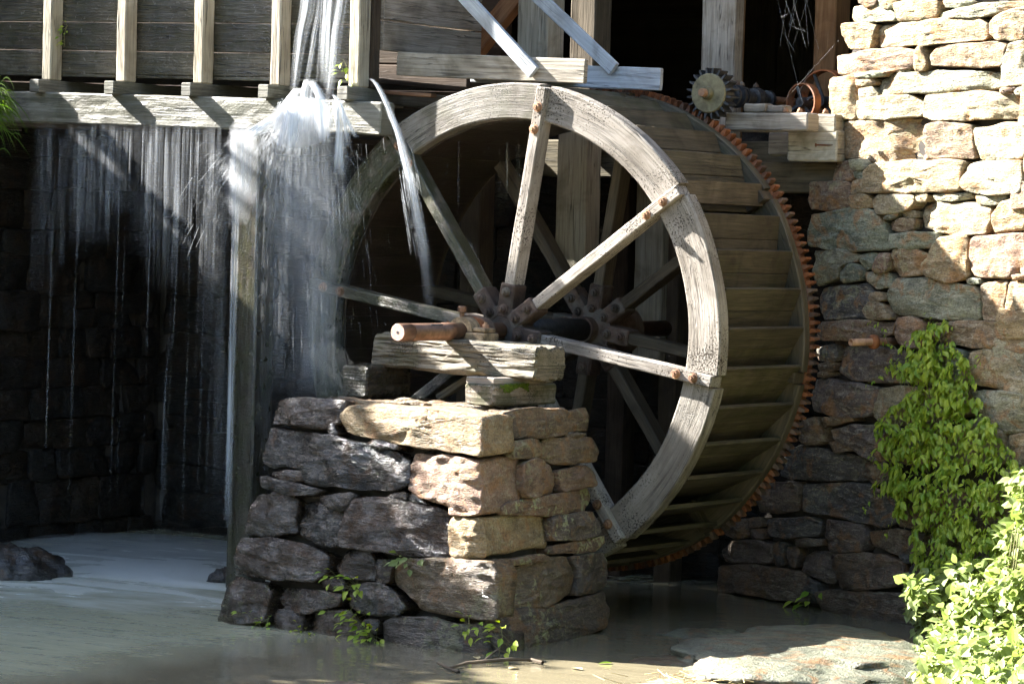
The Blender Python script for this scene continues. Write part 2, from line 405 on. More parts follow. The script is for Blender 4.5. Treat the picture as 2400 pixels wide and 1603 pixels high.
def arc(name, a0, a1, r0, r1, y0, y1, mat, parent=None, seg=16, rough=0.004, **props):
    sd = rnd.random() * 100
    prof = []; c = 0.010
    ns = 4
    def sp(a, b): return [(a[0] + (b[0] - a[0]) * k / ns, a[1] + (b[1] - a[1]) * k / ns) for k in range(ns + 1)]
    prof += sp((r0, y0 + c), (r0, y1 - c)); prof += sp((r0 + c, y1), (r1 - c, y1))
    prof += sp((r1, y1 - c), (r1, y0 + c)); prof += sp((r1 - c, y0), (r0 + c, y0))
    P = len(prof); per = [0.0]
    for k in range(P):
        a, b = prof[k], prof[(k + 1) % P]; per.append(per[-1] + math.hypot(a[0] - b[0], a[1] - b[1]))
    verts = []; rm = (r0 + r1) / 2; ym = (y0 + y1) / 2
    for i in range(seg + 1):
        a = a0 + (a1 - a0) * i / seg
        for k, (r, y) in enumerate(prof):
            q = Vector((a * rm * 2.4 + sd, per[k] * 6, sd))
            dn = (noise.noise(q) + 0.5 * noise.noise(q * 3)) * rough
            rr = r + dn * (1 if r > rm else -1) - (0.012 * math.sin(math.pi * i / seg) if r > rm else 0.004)
            verts.append(Vector((rr * math.cos(a), y + dn * 0.4 * (1 if y > ym else -1), rr * math.sin(a))))
    faces = []; uvs = []
    for i in range(seg):
        for k in range(P):
            k2 = (k + 1) % P
            faces.append((i * P + k, (i + 1) * P + k, (i + 1) * P + k2, i * P + k2))
            ua, ub = (a1 - a0) * rm * i / seg, (a1 - a0) * rm * (i + 1) / seg
            uvs.append(((ua, per[k]), (ub, per[k]), (ub, per[k + 1]), (ua, per[k + 1])))
    faces.append(tuple(range(P))); uvs.append([(p[0] * .2, p[1]) for p in prof])
    faces.append(tuple(seg * P + k for k in reversed(range(P)))); uvs.append([(prof[k][0] * .2, prof[k][1]) for k in reversed(range(P))])
    return obj(name, mesh(name, verts, faces, mat, uvs), parent, **props)

def lathe(name, prof, origin, axis, mat, parent=None, n=24, smooth=False, caps=True, **props):
    """prof = [(r, t)] along axis"""
    o = Vector(origin); ax = Vector(axis).normalized()
    a = ax.orthogonal().normalized(); b = ax.cross(a)
    verts = []; faces = []
    for (r, t) in prof:
        for k in range(n):
            th = 2 * math.pi * k / n
            verts.append(o + ax * t + (a * math.cos(th) + b * math.sin(th)) * r)
    for i in range(len(prof) - 1):
        for k in range(n):
            k2 = (k + 1) % n
            faces.append((i * n + k, i * n + k2, (i + 1) * n + k2, (i + 1) * n + k))
    if caps and prof[0][0] > 1e-5: faces.append(tuple(reversed(range(n))))
    if caps and prof[-1][0] > 1e-5: faces.append(tuple((len(prof) - 1) * n + k for k in range(n)))
    uvs = [[(0.1 * i, 0.0) for i in range(len(f))] for f in faces]
    me = mesh(name, verts, faces, mat, uvs)
    if smooth:
        for p in me.polygons: p.use_smooth = len(p.vertices) == 4
    return obj(name, me, parent, **props)

def tube(verts, faces, pts, r0, r1, n=4):
    """append a thin tapered tube through pts"""
    base = len(verts); m = len(pts)
    for i, p in enumerate(pts):
        d = (pts[min(i + 1, m - 1)] - pts[max(i - 1, 0)])
        if d.length < 1e-9: d = Vector((0, 0, 1))
        d.normalize(); a = d.orthogonal().normalized(); b = d.cross(a)
        r = r0 + (r1 - r0) * i / max(1, m - 1)
        for k in range(n):
            th = 2 * math.pi * k / n
            verts.append(p + (a * math.cos(th) + b * math.sin(th)) * r)
    for i in range(m - 1):
        for k in range(n):
            k2 = (k + 1) % n
            faces.append((base + i * n + k, base + i * n + k2, base + (i + 1) * n + k2, base + (i + 1) * n + k))

# ---- stones
def chaikin(p, it=2, q=0.22):
    for _ in range(it):
        o = []
        for i in range(len(p)):
            a, b = p[i], p[(i + 1) % len(p)]
            o.append((a[0] * (1 - q) + b[0] * q, a[1] * (1 - q) + b[1] * q))
            o.append((a[0] * q + b[0] * (1 - q), a[1] * q + b[1] * (1 - q)))
        p = o
    return p
def resample(p, m):
    P = p + [p[0]]; d = [0.0]
    for i in range(len(p)): d.append(d[-1] + math.hypot(P[i + 1][0] - P[i][0], P[i + 1][1] - P[i][1]))
    o = []; j = 0
    for k in range(m):
        t = d[-1] * k / m
        while d[j + 1] < t: j += 1
        f = (t - d[j]) / max(1e-9, d[j + 1] - d[j])
        o.append((P[j][0] + (P[j + 1][0] - P[j][0]) * f, P[j][1] + (P[j + 1][1] - P[j][1]) * f))
    return o, d[-1]
def area(p): return 0.5 * sum(p[i][0] * p[(i + 1) % len(p)][1] - p[(i + 1) % len(p)][0] * p[i][1] for i in range(len(p)))

def stone(poly, O, U, V, N, depth, parent, seed, bulge=0.02, amp=0.014, rr=None, tone=None, wet=0.0, lichen=0.15,
          cuts=2, out=0.0, dvec=None, name="stone", mat=None, res=0.028, **props):
    """poly in the (U,V) plane of frame O,U,V,N -> one rounded, broken stone"""
    r = random.Random(seed)
    if area(poly) < 0: poly = poly[::-1]
    pts = chaikin(poly, 1, 0.06)
    _, per = resample(pts, 8)
    m = max(24, min(84, int(per / res)))
    pts, per = resample(pts, m)
    cx = sum(p[0] for p in pts) / m; cy = sum(p[1] for p in pts) / m
    gap = -0.010
    small = min(max(p[0] for p in pts) - min(p[0] for p in pts), max(p[1] for p in pts) - min(p[1] for p in pts))
    if rr is None: rr = min(0.015, small * (0.04 + 0.05 * r.random()))
    S = [1.0, 0.985, 0.955, 0.91, 0.85, 0.77, 0.67, 0.55, 0.41, 0.26, 0.12]
    nside = max(2, min(12, int(depth / 0.07)))
    tx, ty = (r.random() - 0.5) * 0.10, (r.random() - 0.5) * 0.16
    planes = []
    for _ in range(cuts):
        th = r.random() * 2 * math.pi; 
        planes.append((math.cos(th), math.sin(th), 0.20 + 0.35 * r.random(), 0.25 + 0.5 * r.random()))
    rmax = max(math.hypot(p[0] - cx, p[1] - cy) for p in pts)
    so_ = Vector((r.random() * 60, r.random() * 60, r.random() * 60))
    k_a = min(1.0, small / 0.22)
    D = Vector(dvec) if dvec is not None else -Vector(N)
    verts = []
    def place(u, v, z, s, back=0.0):
        q = Vector((u, v, z + back)) + so_
        a = amp * k_a
        n1 = fbm(q * 5.0, 3); n2 = noise.noise(Vector((q.x * 4, q.y * 26, q.z * 4))); n3 = noise.noise(q * 22); n4 = abs(noise.noise(q * 8.5 + Vector((3, 7, 1))))
        dz = a * (n1 * 0.75 + n2 * 0.6 + n3 * 0.34 - n4 * 1.0 + 0.25)
        e = a * 0.55 * s
        du = noise.noise(q * 6 + Vector((9, 0, 0))) * e; dv = noise.noise(q * 6 + Vector((0, 9, 0))) * e
        return O + U * (u + du) + V * (v + dv) + N * (z + dz * (1 if s < 0.999 else 0.35) + out) + D * back
    rings = 0
    for k in range(nside, 0, -1):
        b = depth * k / nside
        for (u, v) in pts:
            shr = 1 - 0.05 * (k / nside) ** 2 if dvec is None else 1.0
            verts.append(place(cx + (u - cx) * shr, cy + (v - cy) * shr, -rr, 1.0, b))
        rings += 1
    for s in S:
        for (u, v) in pts:
            rad = math.hypot(u - cx, v - cy)
            L = max(1e-4, rad - gap)
            ss = s * L / max(rad, 1e-4)
            t = (1 - s) * min(rad, small * 0.9)
            z = -rr + math.sqrt(max(0.0, rr * rr - (rr - t) ** 2)) if t < rr else 0.0
            uu, vv = cx + (u - cx) * ss, cy + (v - cy) * ss
            z += bulge * 0.45 * (1 - s * s) + tx * (uu - cx) + ty * (vv - cy)
            for (ax, ay, dd, sl) in planes:
                e = ((uu - cx) * ax + (vv - cy) * ay) / rmax - dd
                if e > 0: z -= min(e * sl * rmax * 0.6, 0.05)
            verts.append(place(uu, vv, max(z, -rr - 0.08), s))
        rings += 1
    verts.append(place(cx, cy, bulge, 0)); 
    faces = []
    for i in range(rings - 1):
        for k in range(m):
            k2 = (k + 1) % m
            faces.append((i * m + k, i * m + k2, (i + 1) * m + k2, (i + 1) * m + k))
    c = len(verts) - 1; b = (rings - 1) * m
    for k in range(m): faces.append((b + k, b + (k + 1) % m, c))
    faces.append(tuple(reversed(range(m))))
    o = obj(name, mesh(name, verts, faces, mat or M_STONE, None, True), parent)
    o["tone"] = float(tone if tone is not None else r.random()); o["wet"] = float(wet); o["lichen"] = float(lichen)
    for k, v in props.items(): o[k] = v
    return o

def plane_frame(n, p, vert=(0, 0, 1)):
    N = Vector(n).normalized(); U = Vector(vert).cross(N).normalized(); V = N.cross(U)
    return Vector(p), U, V, N
def to_uv(px, py, fr):
    O, U, V, N = fr
    q = on(px, py, N, N.dot(O)) - O
    return (q.dot(U), q.dot(V))

# ================================================================== ground and water
def sheet(name, x0, x1, y0, y1, nx, ny, fz, mat, kind="structure"):
    vs = []; fs = []
    for j in range(ny + 1):
        for i in range(nx + 1):
            x = x0 + (x1 - x0) * i / nx; y = y0 + (y1 - y0) * j / ny
            vs.append((x, y, fz(x, y)))
    for j in range(ny):
        for i in range(nx):
            a = j * (nx + 1) + i; fs.append((a, a + 1, a + nx + 2, a + nx + 1))
    o = obj(name, mesh(name, vs, fs, mat, None, True)); o["kind"] = kind
    return o
def ground_z(x, y):
    return -2.55 + 0.05 * noise.noise(Vector((x * .3, y * .3, 0)))
sheet("ground", -150, 150, -150, 150, 40, 40, ground_z, M_EARTH)

def water_mat():
    t = NT("murky_pool_water")
    pos = t.n('TexCoord').outputs['Object']
    sep = t.n('SeparateXYZ'); t.l(pos, sep.inputs[0])
    n = t.noise(t.mapping(pos, (0.5, 1.6, 1), (0, 0, 0), (0, 0, 0.5)), 1.3, 4, 0.55, 0.6)
    c = t.mix(n, (0.36, 0.34, 0.21), (0.50, 0.475, 0.325))
    # silt-brown shallows on the right, foam drifting from the foot of the falls
    sh = t.ramp(t.math('ADD', sep.outputs[0], t.math('MULTIPLY', t.noise(pos, 0.9, 3), 1.2)), [(0.0, 0.0), (1.0, 1.0)])
    c = t.mix(t.math('MULTIPLY', sh, 0.85), c, (0.11, 0.088, 0.055))
    dx = t.math('SUBTRACT', sep.outputs[0], -3.1); dy = t.math('SUBTRACT', sep.outputs[1], 0.1)
    d2 = t.math('SQRT', t.math('ADD', t.math('MULTIPLY', t.math('MULTIPLY', dx, dx), 0.45), t.math('MULTIPLY', t.math('MULTIPLY', dy, dy), 0.55)))
    fo = t.math('SUBTRACT', t.math('ADD', 1.05, t.math('MULTIPLY', t.math('SUBTRACT', t.noise(t.mapping(pos, (0.5, 1.3, 1)), 1.9, 5, 0.6, 0.7), 0.5), 2.2)), t.math('MULTIPLY', d2, 0.55))
    fm = t.ramp(fo, [(-0.2, 0.0), (1.35, 0.55)])
    c = t.mix(fm, c, (0.80, 0.80, 0.76))
    rg = t.math('ADD', 0.10, t.math('MULTIPLY', fm, 0.6))
    h = t.math('ADD', t.noise(t.mapping(pos, (1, 2.2, 1), (0, 0, 0), (0, 0, 0.4)), 2.2, 3, 0.5), t.math('MULTIPLY', t.noise(pos, 9, 2), 0.12))
    nm = t.bump(h, 0.25, 0.03)
    return t.done(t.bsdf(c, rg, 0.0, nm, 0.5).outputs[0])
sheet("pool_water", -5.95, 14, -16, 3.25, 60, 60, lambda x, y: ZW + 0.006 * noise.noise(Vector((x * 1.3, y * 1.3, 0))), water_mat())

# left bank the flume rests on; goes on towards the left and the front
def bank(name, pts, ztop, zbot, mat):
    vs = [Vector((x, y, zbot)) for x, y in pts] + [Vector((x, y, ztop)) for x, y in pts]
    n = len(pts); fs = [(i, (i + 1) % n, n + (i + 1) % n, n + i) for i in range(n)] + [tuple(range(n, 2 * n))]
    o = obj(name, mesh(name, vs, fs, mat)); o["kind"] = "structure"; return o
bank("left_bank", [(-6.12, 9), (-6.12, -5.5), (-7.0, -9), (-9, -16), (-40, -16), (-40, 9)], 1.30, -2.6, M_EARTH)

# ================================================================== masonry
W_P = atz(2130, 1465, ZW)
FR_WALL = plane_frame((-0.383, -0.924, 0), W_P)
A = [
 "1345,0 1450,0 1440,30 1400,45 1350,20","1455,0 1550,0 1550,45 1500,55 1455,35","1290,40 1420,30 1500,50 1550,100 1540,130 1300,135 1280,100",
 "1545,20 1700,0 1825,10 1825,80 1790,120 1560,130 1540,70","1835,0 1990,0 2020,25 1960,45 1840,45","1825,110 1830,80 2100,20 2348,0 2348,30 2150,85 2000,115",
 "2150,88 2348,34 2348,54 2200,98","1230,150 1390,140 1430,160 1400,280 1380,300 1270,300 1230,210","1415,200 1450,155 1700,130 2040,105 2110,150 2110,220 2060,250 1700,275 1430,290",
 "2120,150 2200,95 2348,60 2348,240 2180,245 2120,200","1155,340 1250,320 1600,290 1680,310 1685,400 1640,420 1460,450 1180,455 1155,410","1685,330 1720,285 1760,400 1740,435 1690,430",
 "1760,340 1830,280 2150,258 2240,265 2210,400 2100,412 1770,405","2205,370 2250,275 2348,250 2348,520 2210,525 2200,450","1150,480 1300,460 1305,600 1295,725 1165,725 1150,600",
 "1315,455 1500,430 1510,450 1460,470 1320,478","1525,425 1630,412 1635,435 1560,450","1312,490 1410,480 1425,510 1400,525 1315,520","1425,490 1520,450 2000,430 2180,450 2190,530 2100,545 1700,570 1450,580 1420,540",
 "1310,545 1400,530 1440,580 1420,600 1320,605","1300,700 1330,620 1430,590 1640,580 1715,640 1700,710 1450,730 1310,730","1720,650 1750,580 2100,560 2330,590 2348,720 1800,740 1730,710",
 "2200,545 2280,540 2280,560 2200,570","2290,560 2348,530 2348,580 2300,575","1215,760 1260,735 1720,720 1730,900 1690,970 1500,990 1230,970 1205,900","1735,770 1830,745 2010,770 2020,900 2030,965 1760,965 1740,850",
 "2030,790 2200,760 2348,745 2348,970 2060,985 2030,900","1180,1010 1270,980 1280,1090 1270,1110 1175,1110","1285,980 1390,975 1410,1000 1380,1035 1290,1035","1290,1050 1380,1045 1385,1100 1350,1100 1290,1085",
 "1385,1045 1450,1000 1850,975 1980,985 1960,1150 1940,1170 1380,1185","1960,1130 2000,1000 2348,980 2348,1180 2200,1190 1990,1170","1045,1150 1060,1120 1270,1115 1290,1200 1265,1280 1180,1290 1050,1280",
 "1285,1170 1300,1110 1370,1095 1375,1150 1360,1180 1290,1190","1280,1200 1390,1190 1415,1230 1400,1270 1290,1270","1420,1230 1460,1190 1670,1195 1685,1240 1640,1290 1440,1315","1680,1190 1750,1190 1740,1230 1690,1235",
 "1780,1190 1990,1180 2000,1210 1940,1225 1800,1228","2045,1195 2230,1195 2200,1250 2060,1250","1010,1420 1050,1310 1200,1290 1280,1270 1400,1280 1460,1330 1510,1500 1480,1525 1200,1535 1020,1510",
 "1470,1325 1570,1305 1560,1330 1480,1345","1595,1295 1660,1290 1665,1330 1600,1320","1490,1360 1600,1335 1665,1340 1650,1400 1590,1415 1500,1405","1680,1270 1740,1235 2100,1245 2130,1290 2110,1430 1900,1440 1690,1390",
 "2140,1320 2200,1250 2348,1195 2348,1400 2160,1420"]
B = [
 "1515,125 1790,115 1800,170 1770,210 1520,215 1510,170","1040,225 1180,225 1325,250 1300,290 1220,330 1210,390 1080,440 1060,420 1040,330","1215,360 1300,310 1350,350 1340,410 1240,420","1330,260 1405,240 1405,310 1370,345 1335,300",
 "1410,310 1440,250 1510,245 1505,340 1480,360 1420,350","1350,360 1500,365 1510,450 1430,460 1370,410","1500,330 1530,230 1660,215 1755,265 1740,330 1680,380 1540,385","1725,335 1830,150 1990,140 2005,180 1990,400 1880,420 1760,385",
 "2010,230 2050,150 2200,130 2348,125 2348,370 2260,395 2040,390 2010,320","1985,405 2060,400 2075,430 2000,430","2280,378 2348,378 2348,402 2290,402","1060,500 1080,460 1370,430 1400,500 1350,640 1120,650 1085,600",
 "1395,490 1470,485 1480,530 1430,545 1400,520","1360,590 1400,540 1480,560 1530,650 1400,650","1480,500 1540,395 1700,400 2040,440 2065,500 2060,640 2000,660 1800,640 1560,625 1490,590","2075,490 2080,440 2240,410 2210,650 2080,655",
 "2225,560 2250,420 2348,405 2348,660 2230,655","1085,690 1120,660 1400,655 1530,670 1520,740 1400,770 1120,780 1090,740","1540,740 1560,640 1650,635 1720,680 1750,760 1700,830 1560,790","1775,680 1900,660 2348,670 2348,860 2150,830 1880,800 1780,760",
 "1080,830 1180,800 1200,850 1190,900 1090,900","1190,850 1220,815 1480,820 1600,850 1740,870 1740,1050 1600,1040 1300,1020 1190,970","1090,920 1180,910 1170,960 1100,960","1090,975 1150,970 1150,1000 1090,1000",
 "1995,930 2020,840 2150,840 2348,880 2348,1080 2050,1050 1995,1010","1050,1020 1120,1010 1440,1060 1460,1120 1420,1240 1250,1250 1060,1210 1040,1120","1420,1230 1470,1080 1600,1060 1740,1080 1740,1290 1500,1290",
 "1090,1255 1300,1245 1310,1270 1120,1310","2000,1080 2348,1100 2348,1330 2230,1340 2050,1200","990,1270 1060,1240 1110,1330 1110,1400 1050,1420 970,1380","1190,1330 1300,1295 1500,1300 1600,1320 1600,1540 1400,1500 1200,1380",
 "1150,1400 1240,1390 1300,1450 1190,1460","2235,1360 2348,1345 2348,1500 2260,1480","1745,810 1870,815 1985,850 1985,1040 1755,1060","1750,1070 1990,1070 2040,1220 1760,1290","1610,1310 1900,1300 1900,1530 1610,1540","1910,1310 2080,1240 2220,1340 2230,1530 1910,1530"]
Cc = [
 "1000,120 1090,90 1420,160 1450,290 1200,290 990,270","1430,190 1560,180 1660,330 1520,310 1440,260","920,300 1080,295 1100,330 1080,460 870,470 880,350","1100,310 1300,300 1480,315 1660,360 1640,530 1560,545 1250,480 1110,460",
 "825,500 900,490 910,540 830,545","830,560 905,555 905,610 830,610","920,500 1150,490 1210,520 1190,595 1060,600 950,600","1215,570 1240,505 1450,530 1475,580 1460,680 1300,680 1220,620","1480,570 1650,560 1800,590 1800,690 1600,690 1490,640",
 "620,680 700,620 880,620 960,640 950,740 850,745 640,735","965,650 1000,625 1025,640 1005,750 965,755","1040,660 1090,650 1100,700 1080,770 1045,740","1110,710 1180,680 1290,690 1300,840 1260,855 1130,790","1300,740 1340,690 1560,690 1670,740 1690,850 1620,880 1330,890",
 "1650,700 1695,700 1700,740 1660,740","1700,760 1800,720 1900,750 1900,900 1720,880","650,760 800,750 1140,790 1130,960 900,930 660,900","1150,820 1220,860 1210,960 1140,940","1210,900 1300,890 1740,915 1740,1080 1500,1070 1250,1000","1080,610 1200,610 1220,650 1100,650",
 "700,500 810,500 810,600 760,610 700,580","1670,350 1900,330 2050,340 2050,560 1830,570 1660,540","1810,590 2100,580 2100,720 1920,745 1815,700","1910,760 2200,740 2200,890 1910,895","1750,920 2100,910 2100,1120 1750,1095","2060,340 2348,330 2348,560 2070,560","2110,580 2348,570 2348,730 2110,730","2210,745 2348,740 2348,890 2215,890","2110,905 2348,900 2348,1150 2110,1130"]
def parse(L, ox, oy, s): return [[(ox + float(q.split(',')[0]) * s, oy + float(q.split(',')[1]) * s) for q in t.split()] for t in L]
wall_px = parse(A, 1500, 0, .38330) + parse(B, 1500, 500, .38330) + parse(Cc, 1400, 1003, .42589)
wall = thing("stone_wall", tuple(W_P), "tan and grey dry-laid fieldstone foundation wall to the right of the wheel", "wall")
bpx = [(2005, -60), (1990, 60), (1965, 130), (1965, 262), (1990, 380), (1925, 440), (1920, 560), (1925, 700), (1932, 900), (1900, 1040), (1830, 1090), (1795, 1170), (1750, 1230), (1690, 1280), (1690, 1370), (1850, 1450), (2150, 1560), (2460, 1700), (2700, 1800), (2700, -60)]
O, U, V, N = FR_WALL
buv = [to_uv(x, y, FR_WALL) for x, y in bpx]
vs = [O + U * u + V * v - N * 0.12 for u, v in buv] + [O + U * u + V * v - N * 0.55 for u, v in buv]
nb = len(buv)
obj("core", mesh("core", vs, [tuple(range(nb)), tuple(range(2 * nb - 1, nb - 1, -1))] + [(i, nb + i, nb + (i + 1) % nb, (i + 1) % nb) for i in range(nb)], M_CORE), wall)
TONES = [0.02, 0.08, 0.15, 0.22, 0.3, 0.38, 0.42, 0.5, 0.55, 0.62, 0.7, 0.8, 0.2, 0.05]
for i, pp in enumerate(wall_px):
    uv = [to_uv(x, y, FR_WALL) for x, y in pp]
    cy = sum(p[1] for p in pp) / len(pp); cx = sum(p[0] for p in pp) / len(pp)
    damp = max(0.0, min(0.5, (cy - 1000) / 600.0)) if cx < 2150 else max(0.0, min(0.4, (cy - 1150) / 500))
    rr_ = random.Random(i * 13 + 5)
    tn = rr_.choice(TONES)
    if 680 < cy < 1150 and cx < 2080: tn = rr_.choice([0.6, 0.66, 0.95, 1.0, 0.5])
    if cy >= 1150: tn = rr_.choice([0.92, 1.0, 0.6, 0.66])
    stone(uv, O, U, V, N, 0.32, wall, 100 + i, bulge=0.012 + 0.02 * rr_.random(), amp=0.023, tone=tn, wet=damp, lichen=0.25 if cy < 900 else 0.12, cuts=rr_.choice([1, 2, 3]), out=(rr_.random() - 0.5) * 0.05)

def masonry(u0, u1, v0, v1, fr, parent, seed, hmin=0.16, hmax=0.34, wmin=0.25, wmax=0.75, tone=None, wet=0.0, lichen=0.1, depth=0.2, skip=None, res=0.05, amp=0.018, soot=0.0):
    r = random.Random(seed); O, U, V, N = fr; v = v0; n = 0
    while v < v1 - 0.08:
        h = min(hmin + (hmax - hmin) * r.random(), v1 - v); u = u0 - r.random() * 0.3
        while u < u1:
            wd = wmin + (wmax - wmin) * r.random() ** 1.3
            wd = min(wd, max(0.15, u1 - u))
            def st(a, b, c, d):
                nonlocal n
                if skip and skip((a + c) / 2, (b + d) / 2): return
                j = lambda k: (r.random() - 0.5) * k
                poly = [(a + j(.04), b + j(.04)), ((a + c) / 2, b + j(.05)), (c + j(.04), b + j(.04)), (c + j(.05), (b + d) / 2), (c + j(.05), d + j(.04)), ((a + c) / 2, d + j(.05)), (a + j(.05), d + j(.04))]
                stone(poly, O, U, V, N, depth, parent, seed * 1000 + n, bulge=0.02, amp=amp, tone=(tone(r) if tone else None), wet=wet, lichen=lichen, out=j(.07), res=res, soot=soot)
                n += 1
            if r.random() < 0.18 and h > 0.24:
                m_ = v + h * (0.4 + 0.2 * r.random()); st(u, v, u + wd, m_); st(u, m_, u + wd, v + h)
            else: st(u, v, u + wd, v + h)
            u += wd
        v += h
# the wall goes on beyond the frame
ue = to_uv(2402, 800, FR_WALL)[0]
masonry(ue, ue + 1.6, -0.1, 4.9, FR_WALL, wall, 31, tone=lambda r: r.choice(TONES), lichen=0.2)
ul = to_uv(2010, 0, FR_WALL)[0]; vt = max(to_uv(2400, 0, FR_WALL)[1], to_uv(2000, 0, FR_WALL)[1])
masonry(ul, ue, vt + 0.02, vt + 0.7, FR_WALL, wall, 32, tone=lambda r: r.choice(TONES), lichen=0.2)

# dark retaining walls of the wheel pit
FR_LEFT = plane_frame((1, 0, 0), (-5.85, 0, ZW))
lw = thing("pit_wall", (-6.0, 0.2, ZW), "dark wet stone retaining wall at left under the flume", "wall")
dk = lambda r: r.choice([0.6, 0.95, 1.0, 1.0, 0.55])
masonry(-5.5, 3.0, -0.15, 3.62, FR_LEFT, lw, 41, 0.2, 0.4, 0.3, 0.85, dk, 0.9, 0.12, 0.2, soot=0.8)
obj("core", mesh("core", [Vector(v) for v in ((-5.92, -5.5, -2.6), (-5.92, 3.6, -2.6), (-5.92, 3.6, 1.5), (-5.92, -5.5, 1.5), (-6.11, -5.5, -2.6), (-6.11, 3.6, -2.6), (-6.11, 3.6, 1.5), (-6.11, -5.5, 1.5))], [(0, 1, 2, 3), (7, 6, 5, 4), (3, 2, 6, 7), (0, 3, 7, 4), (1, 5, 6, 2)], M_CORE), lw)
FR_BACK = plane_frame((0, -1, 0), (0, 3.05, ZW))
bw = thing("back_wall", (-2.6, 3.2, ZW), "dark stone wall at the back of the wheel pit behind the falling water", "wall")
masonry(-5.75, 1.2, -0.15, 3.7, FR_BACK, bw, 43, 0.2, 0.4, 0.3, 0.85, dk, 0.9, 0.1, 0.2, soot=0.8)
obj("core", mesh("core", [Vector(v) for v in ((-5.9, 3.12, -2.6), (1.4, 3.12, -2.6), (1.4, 3.12, 1.66), (-5.9, 3.12, 1.66), (-5.9, 3.35, -2.6), (1.4, 3.35, -2.6), (1.4, 3.35, 1.66), (-5.9, 3.35, 1.66))], [(0, 1, 2, 3), (7, 6, 5, 4), (3, 2, 6, 7), (1, 5, 6, 2), (0, 3, 7, 4)], M_CORE), bw)

# ================================================================== stone pier
pb = atz(1152, 1536, ZW); pt = aty(1140, 962, -1.88); pl = atz(505, 1455, ZW); prb = atz(1437, 1475, ZW)
nF = (pb - pl).cross(pt - pb).normalized();  nF = nF if nF.y < 0 else -nF
nR = (prb - pb).cross(pt - pb).normalized(); nR = nR if nR.x > 0 else -nR
FR_F = plane_frame(nF, pb); FR_R = plane_frame(nR, pb)
pier = thing("stone_pier", (0.2, -1.3, ZW), "wet battered stone pier in the pool carrying the wheel's outer bearing", "pier")
PF = ["490,130 540,105 860,120 850,160 835,240 760,270 560,240 480,240","425,430 470,255 800,295 1120,380 1180,420 1170,540 1090,580 680,540 650,465 480,455","965,335 1000,312 1140,350 1130,372 980,352",
 "780,265 810,240 835,290 800,300","485,480 650,475 655,525 580,530 490,500","420,500 480,505 700,560 760,575 700,600 600,600 430,555","370,760 400,600 540,580 610,620 610,790 500,800 365,795",
 "620,640 700,630 870,690 840,860 740,850 630,800","730,605 900,585 920,600 870,680 760,640","880,680 920,620 1030,610 1300,650 1370,690 1390,740 1385,890 1330,910 1000,880 850,850","1070,605 1170,582 1175,622 1080,612","1180,590 1220,590 1280,645 1190,625",
 "290,980 350,810 480,810 650,840 785,900 780,980 720,1035 500,1020 300,995","795,950 830,870 980,880 1005,920 1000,1020 860,1010","1015,925 1110,920 1090,1000 1080,1035 1015,1030","755,1030 840,1015 850,1070 760,1065",
 "228,1190 260,1060 300,1010 470,1040 520,1080 500,1150 480,1230 400,1240 225,1245","525,1110 560,1060 750,1075 850,1090 840,1150 660,1190 560,1170","870,1050 1050,1040 1100,1070 1170,1160 1120,1200 960,1190 890,1150",
 "500,1200 540,1170 650,1190 660,1300 580,1310 500,1280","665,1220 720,1170 880,1170 960,1260 970,1370 820,1350 680,1310","1035,1240 1120,1200 1300,1210 1450,1245 1600,1255 1600,1440 1400,1430 1200,1410 1040,1370","960,1220 1030,1220 1020,1290 980,1280"]
PC = [("835,200 890,150 1040,145 1400,180 1570,205 1580,405 1400,385 1130,335 860,290", 0.42), ("1175,500 1200,395 1300,400 1480,410 1550,425 1560,700 1410,700 1390,650 1230,600 1180,560", 0.55),
      ("1395,730 1420,715 1545,715 1560,910 1420,910 1395,870", 0.93), ("1085,970 1170,920 1400,915 1600,930 1640,1000 1620,1225 1450,1200 1240,1165 1180,1110 1100,1050", 0.27)]
PR = ["1720,180 1760,165 1980,170 1990,290 1960,305 1745,310","1975,185 2080,165 2120,200 2110,270 1990,280","1990,292 2070,287 2060,310 2000,310","1730,330 1870,310 1880,370 1830,410 1735,415","1880,340 1900,312 2130,310 2145,360 2130,430 1950,440 1880,400",
 "1765,440 1840,415 1950,480 1960,590 1800,610 1770,560","1950,470 2110,445 2150,500 2140,550 1980,580 1960,510","1680,660 1720,630 2140,555 2155,610 2120,680 1900,700 1700,695","1910,720 1930,700 2130,680 2165,740 2160,790 2080,815 1920,825","1925,850 2170,800 2175,840 2120,880 1930,890",
 "1690,920 1860,890 1900,905 1880,930 1720,950","1725,1010 1790,930 1980,905 2040,980 2030,1080 1900,1150 1740,1170","2000,910 2180,885 2195,1000 2180,1060 2050,1100 2040,970","1610,1250 1700,1170 1950,1140 2180,1075 2205,1180 2190,1260 1900,1370 1620,1420"]
O, U, V, N = FR_F
for i, pp in enumerate(parse(PF, 400, 880, .46848)):
    cx = sum(p[0] for p in pp) / len(pp); cy = sum(p[1] for p in pp) / len(pp); r = random.Random(i + 900)
    stone([to_uv(x, y, FR_F) for x, y in pp], O, U, V, N, 0.4, pier, 300 + i, bulge=0.03, amp=0.026, tone=r.choice([0.6, 0.8, 0.95, 1.0, 0.7]),
          wet=1.0 if cx < 1000 else 0.75, lichen=0.12 if cy < 1330 else 0.55, cuts=3, out=(r.random() - .5) * .05, res=0.022)
for i, (t_, dl) in enumerate(PC):
    pp = parse([t_], 400, 880, .46848)[0]
    stone([to_uv(x, y, FR_F) for x, y in pp], O, U, V, N, dl, pier, 350 + i, bulge=0.03, amp=0.028, tone=[0.45, 0.8, 0.42, 0.55][i], wet=[0.2, 0.15, 0.15, 0.5][i],
          lichen=[.1, .1, .15, .3][i], cuts=2, out=0.02, dvec=(prb - pb).normalized(), res=0.022)
O, U, V, N = FR_R
